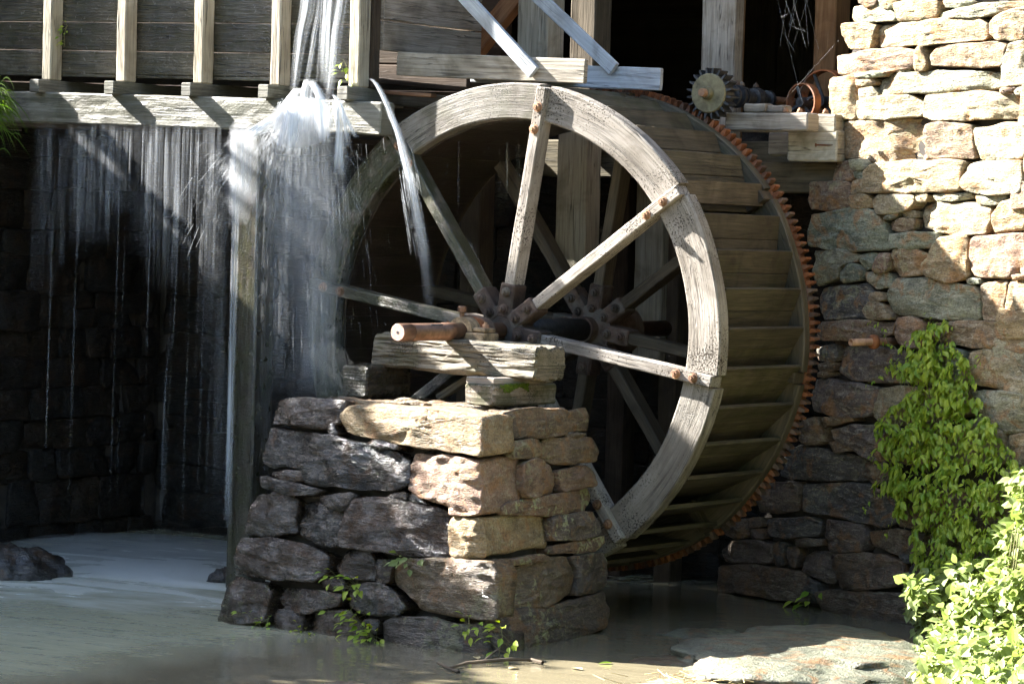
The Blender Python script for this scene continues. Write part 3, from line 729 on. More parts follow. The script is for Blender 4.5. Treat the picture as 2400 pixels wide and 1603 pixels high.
for i, pp in enumerate(parse(PR, 400, 880, .46848)):
    r = random.Random(i + 950); cy = sum(p[1] for p in pp) / len(pp)
    stone([to_uv(x, y, FR_R) for x, y in pp], O, U, V, N, 0.35, pier, 370 + i, bulge=0.03, amp=0.02, tone=r.choice([0.55, 0.6, 0.95, 0.75]), wet=0.38 if cy < 1300 else 0.6,
          lichen=0.35 + 0.5 * (cy > 1130), cuts=2, out=(r.random() - .5) * .03, res=0.026)
# flat stones on the pier's top and its rubble core
ct = [(-0.62, -1.68), (0.98, -1.68), (0.92, -0.55), (-0.75, -0.42)]; cb = [(-0.80, -1.86), (1.18, -1.90), (1.02, -0.45), (-0.9, -0.35)]
vs = [Vector((x, y, -2.5)) for x, y in cb] + [Vector((x, y, -0.585)) for x, y in ct]
obj("core", mesh("core", vs, [(0, 1, 5, 4), (1, 2, 6, 5), (2, 3, 7, 6), (3, 0, 4, 7), (4, 5, 6, 7)], M_CORE), pier)
FR_T = (Vector((0, -1.1, -0.52)), Vector((1, 0, 0)), Vector((0, 1, 0)), Vector((0, 0, 1)))
tops = [[(-.70, -.60), (-.4, -.62), (-.15, -.60), (-.2, .05), (-.8, .1)], [(-.13, -.50), (.5, -.52), (.53, .0), (-.1, .05)], [(.55, -.50), (0.98, -.50), (0.97, .1), (.6, .02)],
        [(-.85, .12), (-.2, .1), (-.15, .65), (-.85, .7)], [(-.12, .1), (.5, .05), (.5, .7), (-.1, .68)], [(.55, .08), (0.97, .14), (0.93, .5), (.55, .6)]]
for i, p in enumerate(tops):
    stone(p, *FR_T, 0.16, pier, 400 + i, bulge=0.015, amp=0.02, tone=0.6, wet=0.75 if i in (0, 3) else 0.3, lichen=0.15, out=0.0)
for i, (x, y, s) in enumerate(((-0.05, -0.5, .16), (0.2, -0.55, .12), (0.36, -0.5, .10), (.22, -.46, .07))):
    stone([(x - s, y - s * .4), (x + s, y - s * .35), (x + s * .9, y + s * .4), (x - s * .8, y + s * .45)], *FR_T, 0.05, pier, 410 + i, bulge=0.01, amp=0.01, tone=0.5, wet=0.3, out=0.045 + 0.01 * i)

# ================================================================== water wheel
WH = thing("water_wheel", (0, 0, -1.86), "large weathered timber water wheel with rust-toothed rim gear", "water wheel")
RO, RI = 1.83, 1.565
PH = 1.4085
Y1, Y2, Y3 = 0.13, 1.246, 1.335
def bolt_mesh(r=0.030, h=0.034):
    vs = []; fs = []
    def disc(rad, y, n, rot=0):
        b = len(vs)
        for k in range(n):
            a = 2 * math.pi * k / n + rot; vs.append(Vector((rad * math.cos(a), y, rad * math.sin(a))))
        return b, n
    rings = [disc(r * 1.25, 0.0, 12), disc(r * 1.25, -0.008, 12), disc(r * 0.98, -0.008, 12), disc(r * 0.95, -h * .8, 12), disc(r * 0.78, -h, 12), disc(r * 0.45, -h, 12), disc(r * 0.42, -h * 1.45, 12)]
    for (a, n), (b, _) in zip(rings, rings[1:]):
        for k in range(n): fs.append((a + k, a + (k + 1) % n, b + (k + 1) % n, b + k))
    fs.append(tuple(rings[-1][0] + k for k in range(12)))
    return mesh("bolt", vs, fs, M_BOLT, None, False)
BOLT = bolt_mesh()
BOLT_DK = BOLT.copy(); BOLT_DK.materials.clear(); BOLT_DK.materials.append(M_IRON)
def polar(r, a, y): return Vector((r * math.cos(a), y, r * math.sin(a)))
hw = 0.0425
wetness = lambda a: max(0.0, min(1.0, (-math.cos(a) - 0.10) * 2.2))
for k in range(8):
    a = PH - k * math.pi / 4
    da = hw / 1.7 + 0.002
    we = wetness(a - math.pi / 8)
    arc("felloe", a - math.pi / 4 + da, a - da, RI, RO, 0.0, Y1, M_WOOD_RING, WH, wet=max(0.9 * we, 0.32 if math.sin(a - math.pi / 8) < -0.3 else 0.0), moss=0.95 * we)
    arc("felloe", a - math.pi / 4 + da, a - da, RI, RO, Y2, Y3, M_WOOD_BUCKET, WH, wet=0.3, moss=0.2)
    ws = wetness(a)
    up = Vector((0, -1, 0))
    sp = beam("spoke", polar(0.12, a, 0.025), polar(RO - 0.02, a, 0.025), 2 * hw, 0.15, M_WOOD_RING, WH, up=up, ns=3, wet=0.85 * ws, moss=0.75 * ws)
    for rr_ in (1.665, 1.50 if k != 2 else 1.52):
        inst("bolt", BOLT, Matrix.Translation(polar(rr_, a, -0.049)), sp)
    s2 = beam("spoke", polar(0.12, a, 1.25), polar(RO - 0.02, a, 1.25), 2 * hw, 0.15, M_WOOD_BUCKET, WH, up=up, ns=2, wet=0.3)
    for hy, nm, bm in ((-0.066 - 0.002 * (k % 2), "spoke_socket", BOLT_DK), (1.16 - 0.002 * (k % 2), "spoke_socket", BOLT_DK)):
        sk = beam(nm, polar(0.10, a, hy + 0.085), polar(0.352, a, hy + 0.085), 0.128, 0.17, M_IRON, WH, up=up, rough=0.001, rad=0.012, ns=2)
        for rr_ in (0.165, 0.29):
            inst("bolt", bm, Matrix.Translation(polar(rr_, a, hy - 0.001)), sk)
lathe("hub", [(0.0, -0.062), (0.17, -0.062), (0.19, -0.05), (0.19, 0.10), (0.10, 0.12), (0.10, 0.16)], (0, 0, 0), (0, 1, 0), M_IRON, WH, 32)
lathe("hub", [(0.10, 1.05), (0.10, 1.14), (0.19, 1.165), (0.19, 1.66), (0.17, 1.335), (0.0, 1.335)], (0, 0, 0), (0, 1, 0), M_IRON, WH, 32)
sh = lathe("shaft", [(0.058, -1.355), (0.0635, -1.348), (0.0635, -1.215), (0.060, -1.212), (0.060, -1.20), (0.0625, -1.198), (0.0625, -0.80), (0.066, -0.798), (0.066, -0.66), (0.0625, -0.655), (0.0625, 2.3)], (0, 0, 0), (0, 1, 0), M_COPPER, WH, 32, True)
lathe("end_face", [(0.0, -1.3558), (0.0575, -1.3558)], (0, 0, 0), (0, 1, 0), M_ENDFACE, sh, 32, False, False)
beam("keyway", (0.036, -1.0, 0.052), (0.036, -0.86, 0.052), 0.014, 0.008, M_BLUEIRON, sh, up=(0.55, 0, 0.83), ns=1, seg=2)
lathe("centre_hole", [(0.011, -1.3572), (0.0, -1.3572)], (0, 0, 0), (0, 1, 0), M_BLUEIRON, sh, 12, False, False)
lathe("sleeve", [(0.085, 0.16), (0.085, 1.05)], (0, 0, 0), (0, 1, 0), M_BLUEIRON, WH, 24, True)
# buckets: two boards each, lip at the rim
NB = 40
for k in range(NB):
    th = R_(2.8) + 2 * math.pi * k / NB
    er = Vector((math.cos(th), 0, math.sin(th))); et = Vector((-math.sin(th), 0, math.cos(th)))
    lip = er * (RO - 0.018); dirn = (-er * 0.54 - et * 0.84).normalized()
    we = max(0.25, wetness(th)) if math.cos(th) < 0 else 0.12
    nrm = Vector((0, 1, 0)).cross(dirn)
    L1, L2 = 0.17 + 0.01 * rnd.random(), 0.27
    def brd(a0, a1, off):
        c = lip + dirn * ((a0 + a1) / 2) + nrm * off
        beam("bucket_board", c + Vector((0, Y1 + 0.002, 0)), c + Vector((0, Y2 - 0.002, 0)), a1 - a0, 0.032, M_WOOD_BUCKET, WH, up=nrm, ns=2, seg=8, rough=0.0015, rad=0.004, wet=we * (0.8 + 0.4 * rnd.random()), moss=0.05 + 0.3 * rnd.random())
    brd(0, L1, 0.0)
    if k != 4: brd(L1 + 0.003, L1 + L2, 0.002 * rnd.random())
    rs = RI - 0.012
    a0 = polar(rs, th, Y1 - 0.02); a1 = polar(rs, th, Y2 + 0.02)
    beam("sole_board", a0, a1, 2 * math.pi * rs / NB - 0.002, 0.022, M_WOOD_DARK, WH, up=er, ns=1, seg=5, rough=0.001, rad=0.003, wet=0.6, moss=0.2)
# rim gear
gr = arc("rim_gear", 0, 2 * math.pi - 0.004, 1.71, 1.818, Y3 + 0.003, 1.425, M_RUST, WH, seg=160, rough=0.001)
tv = []
for y in (Y3 + 0.008, 1.42):
    for (x, z) in ((-0.019, -0.012), (-0.0175, 0.012), (-0.0085, 0.049), (0.0085, 0.049), (0.0175, 0.012), (0.019, -0.012)): tv.append(Vector((x, y, z)))
tf = [(0, 1, 2, 3, 4, 5)[::-1], (6, 7, 8, 9, 10, 11)] + [(i, i + 1, i + 7, i + 6) for i in range(5)]
TOOTH = mesh("tooth", tv, tf, M_RUST)
NTEETH = 193
for k in range(NTEETH):
    a = 2 * math.pi * k / NTEETH
    mw = Matrix.Translation(polar(1.815, a, 0)) @ Matrix.Rotation(math.pi / 2 - a, 4, 'Y')
    inst("tooth", TOOTH, mw, gr)

# ================================================================== outer bearing and its timbers
BB = beam("bearing_beam", (-0.66, -0.56, -0.155), (0.77, -0.56, -0.205), 0.38, 0.235, M_WOOD_ROT, None, ns=18, seg=110, rough=0.024, rad=0.02, wet=0.25, moss=0.35)
tag(BB, "rotten weathered beam under the wheel's outer bearing", "beam")
tb = beam("timber_block", (0.475, -1.02, -0.425), (0.475, -0.20, -0.425), 0.25, 0.15, M_WOOD_ROT, None, ns=6, seg=24, rough=0.008, rad=0.015, moss=0.6, wet=0.1)
tag(tb, "mossy timber block on the pier under the right end of the beam", "block")
tb2 = beam("timber_shim", (0.46, -0.99, -0.323), (0.46, -0.22, -0.323), 0.24, 0.05, M_WOOD_GREY, None, ns=4, seg=16, rough=0.005)
tag(tb2, "thin grey board between the bearing beam and the mossy block", "board")
tb3 = beam("timber_block", (-0.645, -0.98, -0.385), (-0.645, -0.42, -0.385), 0.22, 0.225, M_WOOD_ROT, None, ns=6, seg=18, rough=0.008, rad=0.015, wet=0.95, moss=0.5)
tag(tb3, "dark wet timber block on the pier under the left end of the beam", "block")
vs = []; fs = []
rm = random.Random(3)
for k in range(420):                                     # moss tufts on the block's side
    y = -0.95 + 0.32 * rm.random() ** 0.8 + 0.06 * rm.random(); z = -0.352 - 0.035 * rm.random() ** 2 * (1 + math.sin(y * 20) * .6)
    p = Vector((0.602 + 0.002 * rm.random(), y, z)); s = 0.006 + 0.008 * rm.random()
    b = len(vs)
    vs += [p + Vector((0.012 * rm.random(), 0, s)), p + Vector((0.004, s, -s * .6)), p + Vector((0.004, -s, -s * .6)), p + Vector((-0.006, 0, 0))]
    fs += [(b, b + 2, b + 1), (b, b + 1, b + 3), (b, b + 3, b + 2)]
mo = obj("moss_patch", mesh("moss_patch", vs, fs, M_MOSS)); tag(mo, "bright green moss clump on the timber block", "moss", kind="stuff")
bq = beam("wedge_board", (-0.28, -0.42, -0.50), (0.0, -0.38, -0.32), 0.10, 0.05, M_WOOD_GREY, None, rough=0.003, wet=0.3)
tag(bq, "short slanting board propped under the bearing beam", "board")

br = thing("bearing", (0, -0.5, -0.06), "cream and rust plummer block bearing holding the wheel shaft", "bearing")
beam("base", (-0.215, -0.50, -0.030), (0.215, -0.50, -0.038), 0.20, 0.065, M_BRASS, br, ns=2, rough=0.002, rad=0.008)
def arch(name, r0, r1, y0, y1, mat, par):
    vs = []; fs = []; n = 20
    for i in range(n + 1):
        a = math.pi * i / n
        for (r, y) in ((r0, y0), (r1, y0), (r1, y1), (r0, y1)): vs.append(polar(r, a, y))
    for i in range(n):
        for k in range(4): fs.append((i * 4 + k, i * 4 + (k + 1) % 4, i * 4 + 4 + (k + 1) % 4, i * 4 + 4 + k))
    fs += [(3, 2, 1, 0), (n * 4, n * 4 + 1, n * 4 + 2, n * 4 + 3)]
    return obj(name, mesh(name, vs, fs, mat), par)
arch("cap", 0.064, 0.105, -0.585, -0.415, M_BRASS, br)
arch("cap_band", 0.106, 0.118, -0.47, -0.40, M_RUST, br)
for s in (-1, 1):
    beam("flange", (s * 0.10, -0.50, 0.018), (s * 0.205, -0.50, 0.012), 0.15, 0.030, M_BRASS, br, rough=0.001, ns=1)
    nb_ = inst("nut", BOLT, Matrix.Translation((s * 0.165, -0.50, 0.03)) @ Matrix.Rotation(-math.pi / 2, 4, 'X') @ Matrix.Scale(0.85, 4), br)
lathe("grease_cup", [(0.018, 0.10), (0.018, 0.135), (0.034, 0.14), (0.034, 0.175), (0.028, 0.182), (0.0, 0.182)], (-0.03, -0.52, 0), (0, 0, 1), M_COPPER, br, 14)
lathe("collar", [(0.0, -0.36), (0.09, -0.36), (0.098, -0.35), (0.098, -0.27), (0.09, -0.26), (0.0, -0.26)], (0, 0, 0), (0, 1, 0), M_IRON, WH, 24)

# ================================================================== flume box on the left
FL = thing("flume", (-3.0, 0.4, 1.4), "wet timber flume box with vertical battens along its plank side", "flume")
SL = -0.0217
YG = -0.20
YP = -0.14
def fz(x, z): return z + SL * x                    # heights along the gently falling flume
xs = [aty(px, 100, YP).x for px in (96, 271, 451.5, 632, 816)]; xs2 = [aty(px, 100, YP).x for px in (123, 297, 478, 659, 845)]
sp_ = (xs[-1] - xs[0]) / 4
allx = [(a + b) / 2 for a, b in zip(xs, xs2)]
allx = [allx[0] - 2 * sp_, allx[0] - sp_] + allx
zpb = [aty(px, py, YP).z for px, py in ((110, 186), (284, 192), (465, 197), (645, 201), (830, 203))]
zc = sum(z - SL * x for z, x in zip(zpb, allx[2:])) / 5     # post foot height at x = 0
for x in allx:
    beam("batten", (x, YP + 0.07, fz(x, zc) - 0.002), (x, YP + 0.07, 3.9), 0.098, 0.14, M_WOOD_POST, FL, up=(0, 1, 0), ns=3, seg=24, rough=0.004, rad=0.01, wet=0.05 if x > -4.6 else 0.1, moss=0.0)
    beam("cross_beam", (x, YP - 0.14, fz(x, zc) - 0.055), (x, 1.5, fz(x, zc) - 0.055), 0.10, 0.105, M_WOOD_FLUME, FL, ns=3, rough=0.004, wet=0.3, moss=0.2)
ztop = aty(0, 222, YG).z; zmid = [aty(px, py, YG).z - SL * aty(px, py, YG).x for px, py in ((0, 222), (450, 237), (880, 246))]
zb1 = fz(0, zc) - 0.110
zbl = [aty(px, py, YG).z - SL * aty(px, py, YG).x for px, py in ((40, 288), (450, 303), (860, 317))]
zb0 = sum(zbl) / 3
gx0, gx1 = -9.0, aty(893, 260, YG).x
zc_ = (zb0 + zb1) / 2; gh = zb1 - zb0
beam("girder", (gx0, YG + 0.09, fz(gx0, zc_)), (gx1, YG + 0.09, fz(gx1, zc_)), 0.18, gh, M_WOOD_FLUME, FL, ns=6, seg=110, rough=0.008, rad=0.012, wet=0.55, moss=0.25)
beam("girder", (gx0, 1.25, fz(gx0, zc_)), (gx1, 1.25, fz(gx1, zc_)), 0.26, gh, M_WOOD_DARK, FL, ns=2, rough=0.004, wet=0.4)
ZR = [aty(px, py, YP + 0.14) for px, py in ((550, 187), (420, 122), (420, 54))]
rows = [p.z - SL * p.x for p in ZR]
dh = rows[2] - rows[1]
edges = [rows[0] - 0.012, rows[0] + 0.022] + [rows[1] + k * dh for k in range(0, 9)]
XE = aty(868, 100, YP + 0.14).x
for a, b in zip(edges, edges[1:]):
    beam("plank", (gx0, YP + 0.165, fz(gx0, (a + b) / 2)), (XE - 0.02, YP + 0.165, fz(XE, (a + b) / 2)), 0.045, b - a - 0.006, M_WOOD_FLUME, FL, ns=3, seg=90, rough=0.003, rad=0.005, wet=1.0, moss=0.4)
    beam("plank", (gx0, 1.36, fz(gx0, (a + b) / 2)), (XE - 0.02, 1.36, fz(XE, (a + b) / 2)), 0.045, b - a - 0.006, M_WOOD_DARK, FL, ns=1, seg=10)
# planked end of the box, facing the wheel
beam("floor_board", (gx0, 0.70, fz(gx0, edges[0]) + 0.03), (XE, 0.70, fz(XE, edges[0]) + 0.03), 1.24, 0.04, M_WOOD_DARK, FL, ns=1, seg=10, wet=0.5)
beam("end_post", (XE + 0.0, YP + 0.19, fz(XE, zc)), (XE + 0.0, YP + 0.19, 3.9), 0.05, 0.09, M_WOOD_DARK, FL, up=(0, 1, 0), ns=1)
zz = atx(855, 116, XE).z; k = 0
while zz < 3.7:
    beam("end_plank", (XE + 0.03, YP + 0.24, zz + 0.115), (XE + 0.03, 1.42, zz + 0.115), 0.04, 0.224, M_WOOD_GREY, FL, ns=3, seg=20, rough=0.003, rad=0.005, moss=0.0, wet=0.0)
    zz += 0.232; k += 1
# leaning water-washed post below
spt = beam("support_post", (aty(592, 700, -0.17).x, -0.17, -2.5), (aty(592, 700, -0.17).x, -0.17, fz(-2.2, zb0) - 0.003), 0.23, 0.23, M_WOOD_BUCKET, None, up=(0, 1, 0), ns=5, seg=50, rough=0.010, rad=0.015, wet=0.9, moss=0.5)
tag(spt, "wet mossy post holding the flume girder where the water crashes down", "post")

# ================================================================== trough over the wheel
TR = thing("trough", (-0.2, 0.7, 1.83), "open timber trough of two side boards leading onto the wheel top", "trough")
YN, YF = 0.145, 1.14
a = aty(905, 121, YN); b = aty(1371, 139, YN)
xr = b.x; zr0 = aty(905, 215, YN).z
def tz(x): return a.z + (b.z - a.z) * (x - a.x) / (b.x - a.x)
H_R = 0.178
x0_ = -1.15
beam("side_board", (x0_, YN + 0.022, tz(x0_) - H_R / 2), (xr, YN + 0.022, tz(xr) - H_R / 2), 0.045, H_R, M_WOOD_GREY, TR, ns=4, seg=40, rough=0.003, rad=0.006, moss=0.12)
b2 = aty(1548, 160, YF); b2b = aty(1548, 213, YF)
x1_ = b2.x
beam("side_board", (x0_, YF + 0.022, tz(x0_) - 0.09), (x1_, YF + 0.022, (b2.z + b2b.z) / 2), 0.045, b2.z - b2b.z, M_WOOD_BRACE, TR, ns=4, seg=40, rough=0.003, rad=0.006)
beam("floor_board", (x0_, (YN + YF) / 2 + 0.02, tz(x0_) - 0.12), (-0.15, (YN + YF) / 2 + 0.02, tz(-0.15) - 0.12), YF - YN - 0.01, 0.03, M_WOOD_DARK, TR, ns=1, seg=10, wet=0.5)
# lower lip board under the near side
a3 = aty(880, 214, YN + .05); b3 = aty(1010, 224, YN + .05)
beam("lip_board", (a3.x, YN + 0.09, a3.z), (b3.x, YN + 0.09, b3.z), 0.08, 0.03, M_WOOD_ORANGE, TR, ns=1, wet=0.4)
for y, (q0, q1), m_ in ((YN - 0.03, ((1095, 0), (1252, 171)), M_WOOD_BRACE), (YF - 0.03, ((1270, 0), (1440, 163)), M_WOOD_BRACE)):
    p0 = aty(*q0, y); p1 = aty(*q1, y); d = (p1 - p0).normalized()
    beam("brace", p0 - d * 1.3, p1, 0.04, 0.105, m_, TR, up=(0.707, 0, 0.707), ns=2, rough=0.002, rad=0.004)

# ================================================================== mill frame behind
ML = thing("mill_building", (0, 5.0, ZW), "open timber frame of the dark mill behind the wheel", "mill")
def vpost(px0, px1, y, z0, z1, mat, dep=0.25, name="post", **kw):
    xa = aty(px0, 300, y).x; xb = aty(px1, 300, y).x
    return beam(name, ((xa + xb) / 2, y + dep / 2, z0), ((xa + xb) / 2, y + dep / 2, z1), xb - xa, dep, mat, ML, up=(0, 1, 0), ns=3, seg=30, rough=0.004, rad=0.01, **kw)
vpost(1207, 1277, 1.62, 1.6, 4.2, M_WOOD_POST)
vpost(1330, 1388, 2.1, 1.4, 4.2, M_WOOD_BUCKET)
vpost(1637, 1716, 2.15, 1.35, 4.2, M_WOOD_GREY, 0.14)
vpost(1640, 1717, 2.293, 1.35, 4.2, M_WOOD_ORANGE, 0.16)
vpost(1308, 1378, 1.75, 0.45, 1.75, M_WOOD_POST, 0.22)
vpost(1495, 1560, 2.6, -0.3, 1.6, M_WOOD_POST, 0.2)
vpost(1440, 1480, 2.75, -2.2, 1.6, M_WOOD_DARK, 0.2)
vpost(1085, 1130, 2.2, -2.2, 1.7, M_WOOD_DARK, 0.22)
vpost(1560, 1600, 2.7, -2.2, 1.6, M_WOOD_DARK, 0.2)
vpost(1900, 1950, 3.2, 1.5, 4.2, M_WOOD_ORANGE, 0.25)
# sill and floor beams
def hbeam(px0, px1, pyt, pyb, y, dep, mat, name="floor_beam", ext=0.0, par=None, **kw):
    p0 = aty(px0, (pyt + pyb) / 2, y); p1 = aty(px1, (pyt + pyb) / 2, y); h = aty((px0 + px1) / 2, pyt, y).z - aty((px0 + px1) / 2, pyb, y).z
    d = (p1 - p0).normalized(); z = (p0.z + p1.z) / 2
    q0 = p0 - d * ext
    return beam(name, (q0.x, y + dep / 2, z), (p1.x, y + dep / 2, z), dep, h, mat, par or ML, ns=3, rough=0.004, rad=0.012, **kw)
hbeam(1375, 1950, 330, 418, 2.35, 0.25, M_WOOD_BUCKET, ext=0.5)
hbeam(1770, 1960, 380, 452, 2.0, 0.22, M_WOOD_BUCKET)
hbeam(1845, 1962, 306, 378, 1.78, 0.2, M_WOOD_POST, wet=0.0, moss=0.3)
hbeam(1800, 1850, 310, 365, 1.9, 0.2, M_WOOD_GREY)
# slanting brace seen behind the near post
p0 = aty(1050, 200, 1.75); p1 = aty(1215, -10, 1.75)
beam("brace", p0, p1, 0.12, 0.15, M_WOOD_ORANGE, ML, up=(0.7, 0, 0.7), ns=2)
# rooms: floor, ceiling, walls keep the inside dark
def slab(name, p, q, mat, par):
    x0, y0, z0 = p; x1, y1, z1 = q
    vs = [Vector(v) for v in ((x0, y0, z0), (x1, y0, z0), (x1, y1, z0), (x0, y1, z0), (x0, y0, z1), (x1, y0, z1), (x1, y1, z1), (x0, y1, z1))]
    fs = [(3, 2, 1, 0), (4, 5, 6, 7), (0, 1, 5, 4), (1, 2, 6, 5), (2, 3, 7, 6), (3, 0, 4, 7)]
    uv = [[(0, 0), (1, 0), (1, 1), (0, 1)]] * 6
    return obj(name, mesh(name, vs, fs, mat, uv), par)
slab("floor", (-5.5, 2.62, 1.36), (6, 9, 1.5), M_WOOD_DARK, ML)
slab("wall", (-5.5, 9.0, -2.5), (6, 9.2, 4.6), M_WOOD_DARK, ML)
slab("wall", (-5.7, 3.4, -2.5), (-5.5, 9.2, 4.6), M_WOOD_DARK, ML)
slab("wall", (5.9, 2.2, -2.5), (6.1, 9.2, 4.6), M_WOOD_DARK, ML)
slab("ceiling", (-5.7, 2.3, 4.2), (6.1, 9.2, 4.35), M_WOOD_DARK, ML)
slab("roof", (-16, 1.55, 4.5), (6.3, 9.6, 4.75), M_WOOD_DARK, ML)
slab("wall", (-6.35, 1.47, 1.3), (-6.15, 9.2, 4.6), M_WOOD_DARK, ML)  # unseen wall added to stop sun slipping in behind the flume box
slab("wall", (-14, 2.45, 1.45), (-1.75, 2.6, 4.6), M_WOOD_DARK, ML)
for i in range(16):                                       # boards of the back wall, seen dimly
    x = -3.0 + i * 0.55
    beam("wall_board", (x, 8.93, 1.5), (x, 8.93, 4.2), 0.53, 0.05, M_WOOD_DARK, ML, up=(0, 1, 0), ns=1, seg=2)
for x in (0.3, 1.9, 3.4):
    beam("joist_post", (x, 5.5, 1.5), (x, 5.5, 4.2), 0.22, 0.22, M_WOOD_ORANGE, ML, up=(0, 1, 0), ns=1)

# ================================================================== pinion, shaft and pulleys
PN = thing("pinion_shaft", tuple(aty(1669, 262, 1.38)), "small toothed pinion on an iron line shaft meshing with the rim gear", "gear shaft")
pc = aty(1669, 220, 1.38)
def gear_wheel(name, c, r0, r1, n, y0, y1, mat, par):
    vs = []; fs = []
    prof = []
    for k in range(n):
        a = 2 * math.pi * k / n; d = 2 * math.pi / n
        for f, r in ((0.0, r0), (0.28, r0), (0.40, r1), (0.60, r1), (0.72, r0)):
            prof.append((a + d * f, r))
    m = len(prof)
    for y in (y0, y1):
        for a, r in prof: vs.append(Vector((c.x + r * math.cos(a), y, c.z + r * math.sin(a))))
    fs = [tuple(range(m)), tuple(range(2 * m - 1, m - 1, -1))] + [(i, m + i, m + (i + 1) % m, (i + 1) % m) for i in range(m)]
    return obj(name, mesh(name, vs, fs, mat), par)
gear_wheel("pinion", pc, 0.150, 0.194, 20, 1.33, 1.45, M_BLUEIRON, PN)
lathe("pinion_face", [(0.142, 1.318), (0.150, 1.329)], (pc.x, 0, pc.z), (0, 1, 0), M_PINION, PN, 32)
lathe("pinion_hub", [(0.0, 1.27), (0.044, 1.27), (0.048, 1.28), (0.052, 1.325)], (pc.x, 0, pc.z), (0, 1, 0), M_PINION, PN, 20)
lathe("shaft", [(0.028, 1.215), (0.031, 1.222), (0.031, 3.4)], (pc.x, 0, pc.z), (0, 1, 0), M_BOLT, PN, 16, True)
prof = []
for y, r in ((1.5, .035), (1.5, .06), (1.56, .06), (1.56, .045), (1.66, .045), (1.66, .085), (1.69, .085), (1.69, .05), (1.74, .05), (1.74, .09), (1.775, .09), (1.775, .055), (1.82, .055), (1.82, .08), (1.85, .08), (1.85, .045), (2.0, .045), (2.0, .075), (2.05, .085), (2.11, .075), (2.11, .045), (2.22, .045), (2.22, .07), (2.26, .07), (2.26, .035)): prof.append((r, y))
lathe("coupling", prof, (pc.x, 0, pc.z), (0, 1, 0), M_BLUEIRON, PN, 18)
for y in (1.675, 1.757, 1.83, 2.05):
    inst("bolt", BOLT_DK, Matrix.Translation((pc.x, y, pc.z + 0.085)) @ Matrix.Rotation(-math.pi / 2, 4, 'X') @ Matrix.Scale(0.7, 4), PN)
def pulley(cpx, cpy, y, r, wd, label):
    c = aty(cpx, cpy, y)
    P = thing("pulley", (c.x, y, c.z - r), label, "pulley", "belt pulleys inside the mill")
    lathe("rim", [(r - 0.012, 0), (r, 0), (r, wd), (r - 0.012, wd), (r - 0.012, 0)], (c.x, y, c.z), (0.25, 1, 0), M_RUST, P, 36, False, False)
    lathe("boss", [(0, -.01), (.04, -.01), (.04, wd + .02), (0, wd + .02)], (c.x, y, c.z), (0.25, 1, 0), M_BLUEIRON, P, 14)
    for k in range(4):
        a = 0.5 + k * math.pi / 2; q = Vector((math.cos(a), 0, math.sin(a)))
        beam("arm", c + q * 0.03 + Vector((0, wd / 2, 0)), c + q * (r - 0.006) + Vector((0.02, wd / 2, 0)), 0.025, 0.018, M_BLUEIRON, P, up=(0, 1, 0), ns=1, seg=2)
pulley(1876, 240, 2.1, 0.15, 0.07, "smaller rusty belt pulley above the beam beside the stone wall")
pulley(1925, 238, 2.55, 0.25, 0.10, "larger rusty belt pulley half hidden by the stone wall")
bbm = hbeam(1700, 1893, 264, 307, 1.50, 0.18, M_WOOD_GREY, name="bearing_timber", par=ML)
hbeam(1898, 1958, 268, 312, 1.78, 0.3, M_WOOD_POST, name="bearing_timber", par=ML)
hbeam(1742, 1792, 242, 264, 1.56, 0.14, M_WOOD_GREY, name="saddle_block", par=ML)
hbeam(1796, 1836, 246, 264, 1.60, 0.14, M_WOOD_GREY, name="saddle_block", par=ML)
for px, py in ((1842, 263), (1875, 264), (1935, 266)):
    p = aty(px, py, 1.6)
    inst("nut", BOLT, Matrix.Translation(p) @ Matrix.Rotation(-math.pi / 2, 4, 'X') @ Matrix.Scale(0.7, 4), ML)
# iron spike in the beam end and pipe in the wall
p = aty(1920, 341, 1.78)
sk = lathe("iron_spike", [(0.0, 0), (.014, 0), (.014, .012), (.006, .014), (.006, .17), (0, .175)], p + Vector((-0.01, -0.05, 0)), (0.9, 0.4, 0.02), M_RUST, None, 8)
tag(sk, "rusty spike driven into the pale beam end by the wall", "spike")
O, U, V, N = FR_WALL
u, v = to_uv(2078, 800, FR_WALL); p = O + U * u + V * v
PI_ = thing("iron_pipe", tuple(p), "rusty pipe stub with a round flange poking out of the stone wall", "pipe")
lathe("pipe", [(0.027, -0.1), (0.027, 0.345), (0.022, 0.345), (0.022, 0.27), (0, 0.27)], p, N + Vector((0, 0, -0.03)), M_BOLT, PI_, 20, True)
lathe("flange", [(0.028, 0.10), (0.052, 0.105), (0.056, 0.125), (0.052, 0.145), (0.028, 0.15)], p, N + Vector((0, 0, -0.03)), M_RUST, PI_, 24, True)

# ================================================================== rocks
def rock(name, c, sx, sy, sz, seed, tone, wet, lichen, label, amp=0.16, rot=0.0, flat=0.0):
    r = random.Random(seed); so_ = Vector((r.random() * 50, r.random() * 50, r.random() * 50))
    vs = []; fs = []; n, m = 72, 34
    for j in range(m + 1):
        ph = math.pi * j / m
        for i in range(n):
            th = 2 * math.pi * i / n
            d = Vector((math.sin(ph) * math.cos(th), math.sin(ph) * math.sin(th), math.cos(ph)))
            k = 1 + amp * fbm(d * 1.7 + so_, 4) + 0.25 * amp * fbm(d * 7 + so_, 2)
            z = d.z * k
            if flat and z > flat: z = flat + (z - flat) * 0.25
            q = Vector((d.x * k * sx, d.y * k * sy, z * sz))
            q.rotate(Matrix.Rotation(rot, 3, 'Z'))
            vs.append(Vector(c) + q)
    for j in range(m):
        for i in range(n): fs.append((j * n + i, (j + 1) * n + i, (j + 1) * n + (i + 1) % n, j * n + (i + 1) % n))
    o = obj(name, mesh(name, vs, fs, M_STONE, None, True), None, tone=tone, wet=wet, lichen=lichen)
    return tag(o, label, "rock")
c = atz(1850, 1560, ZW)
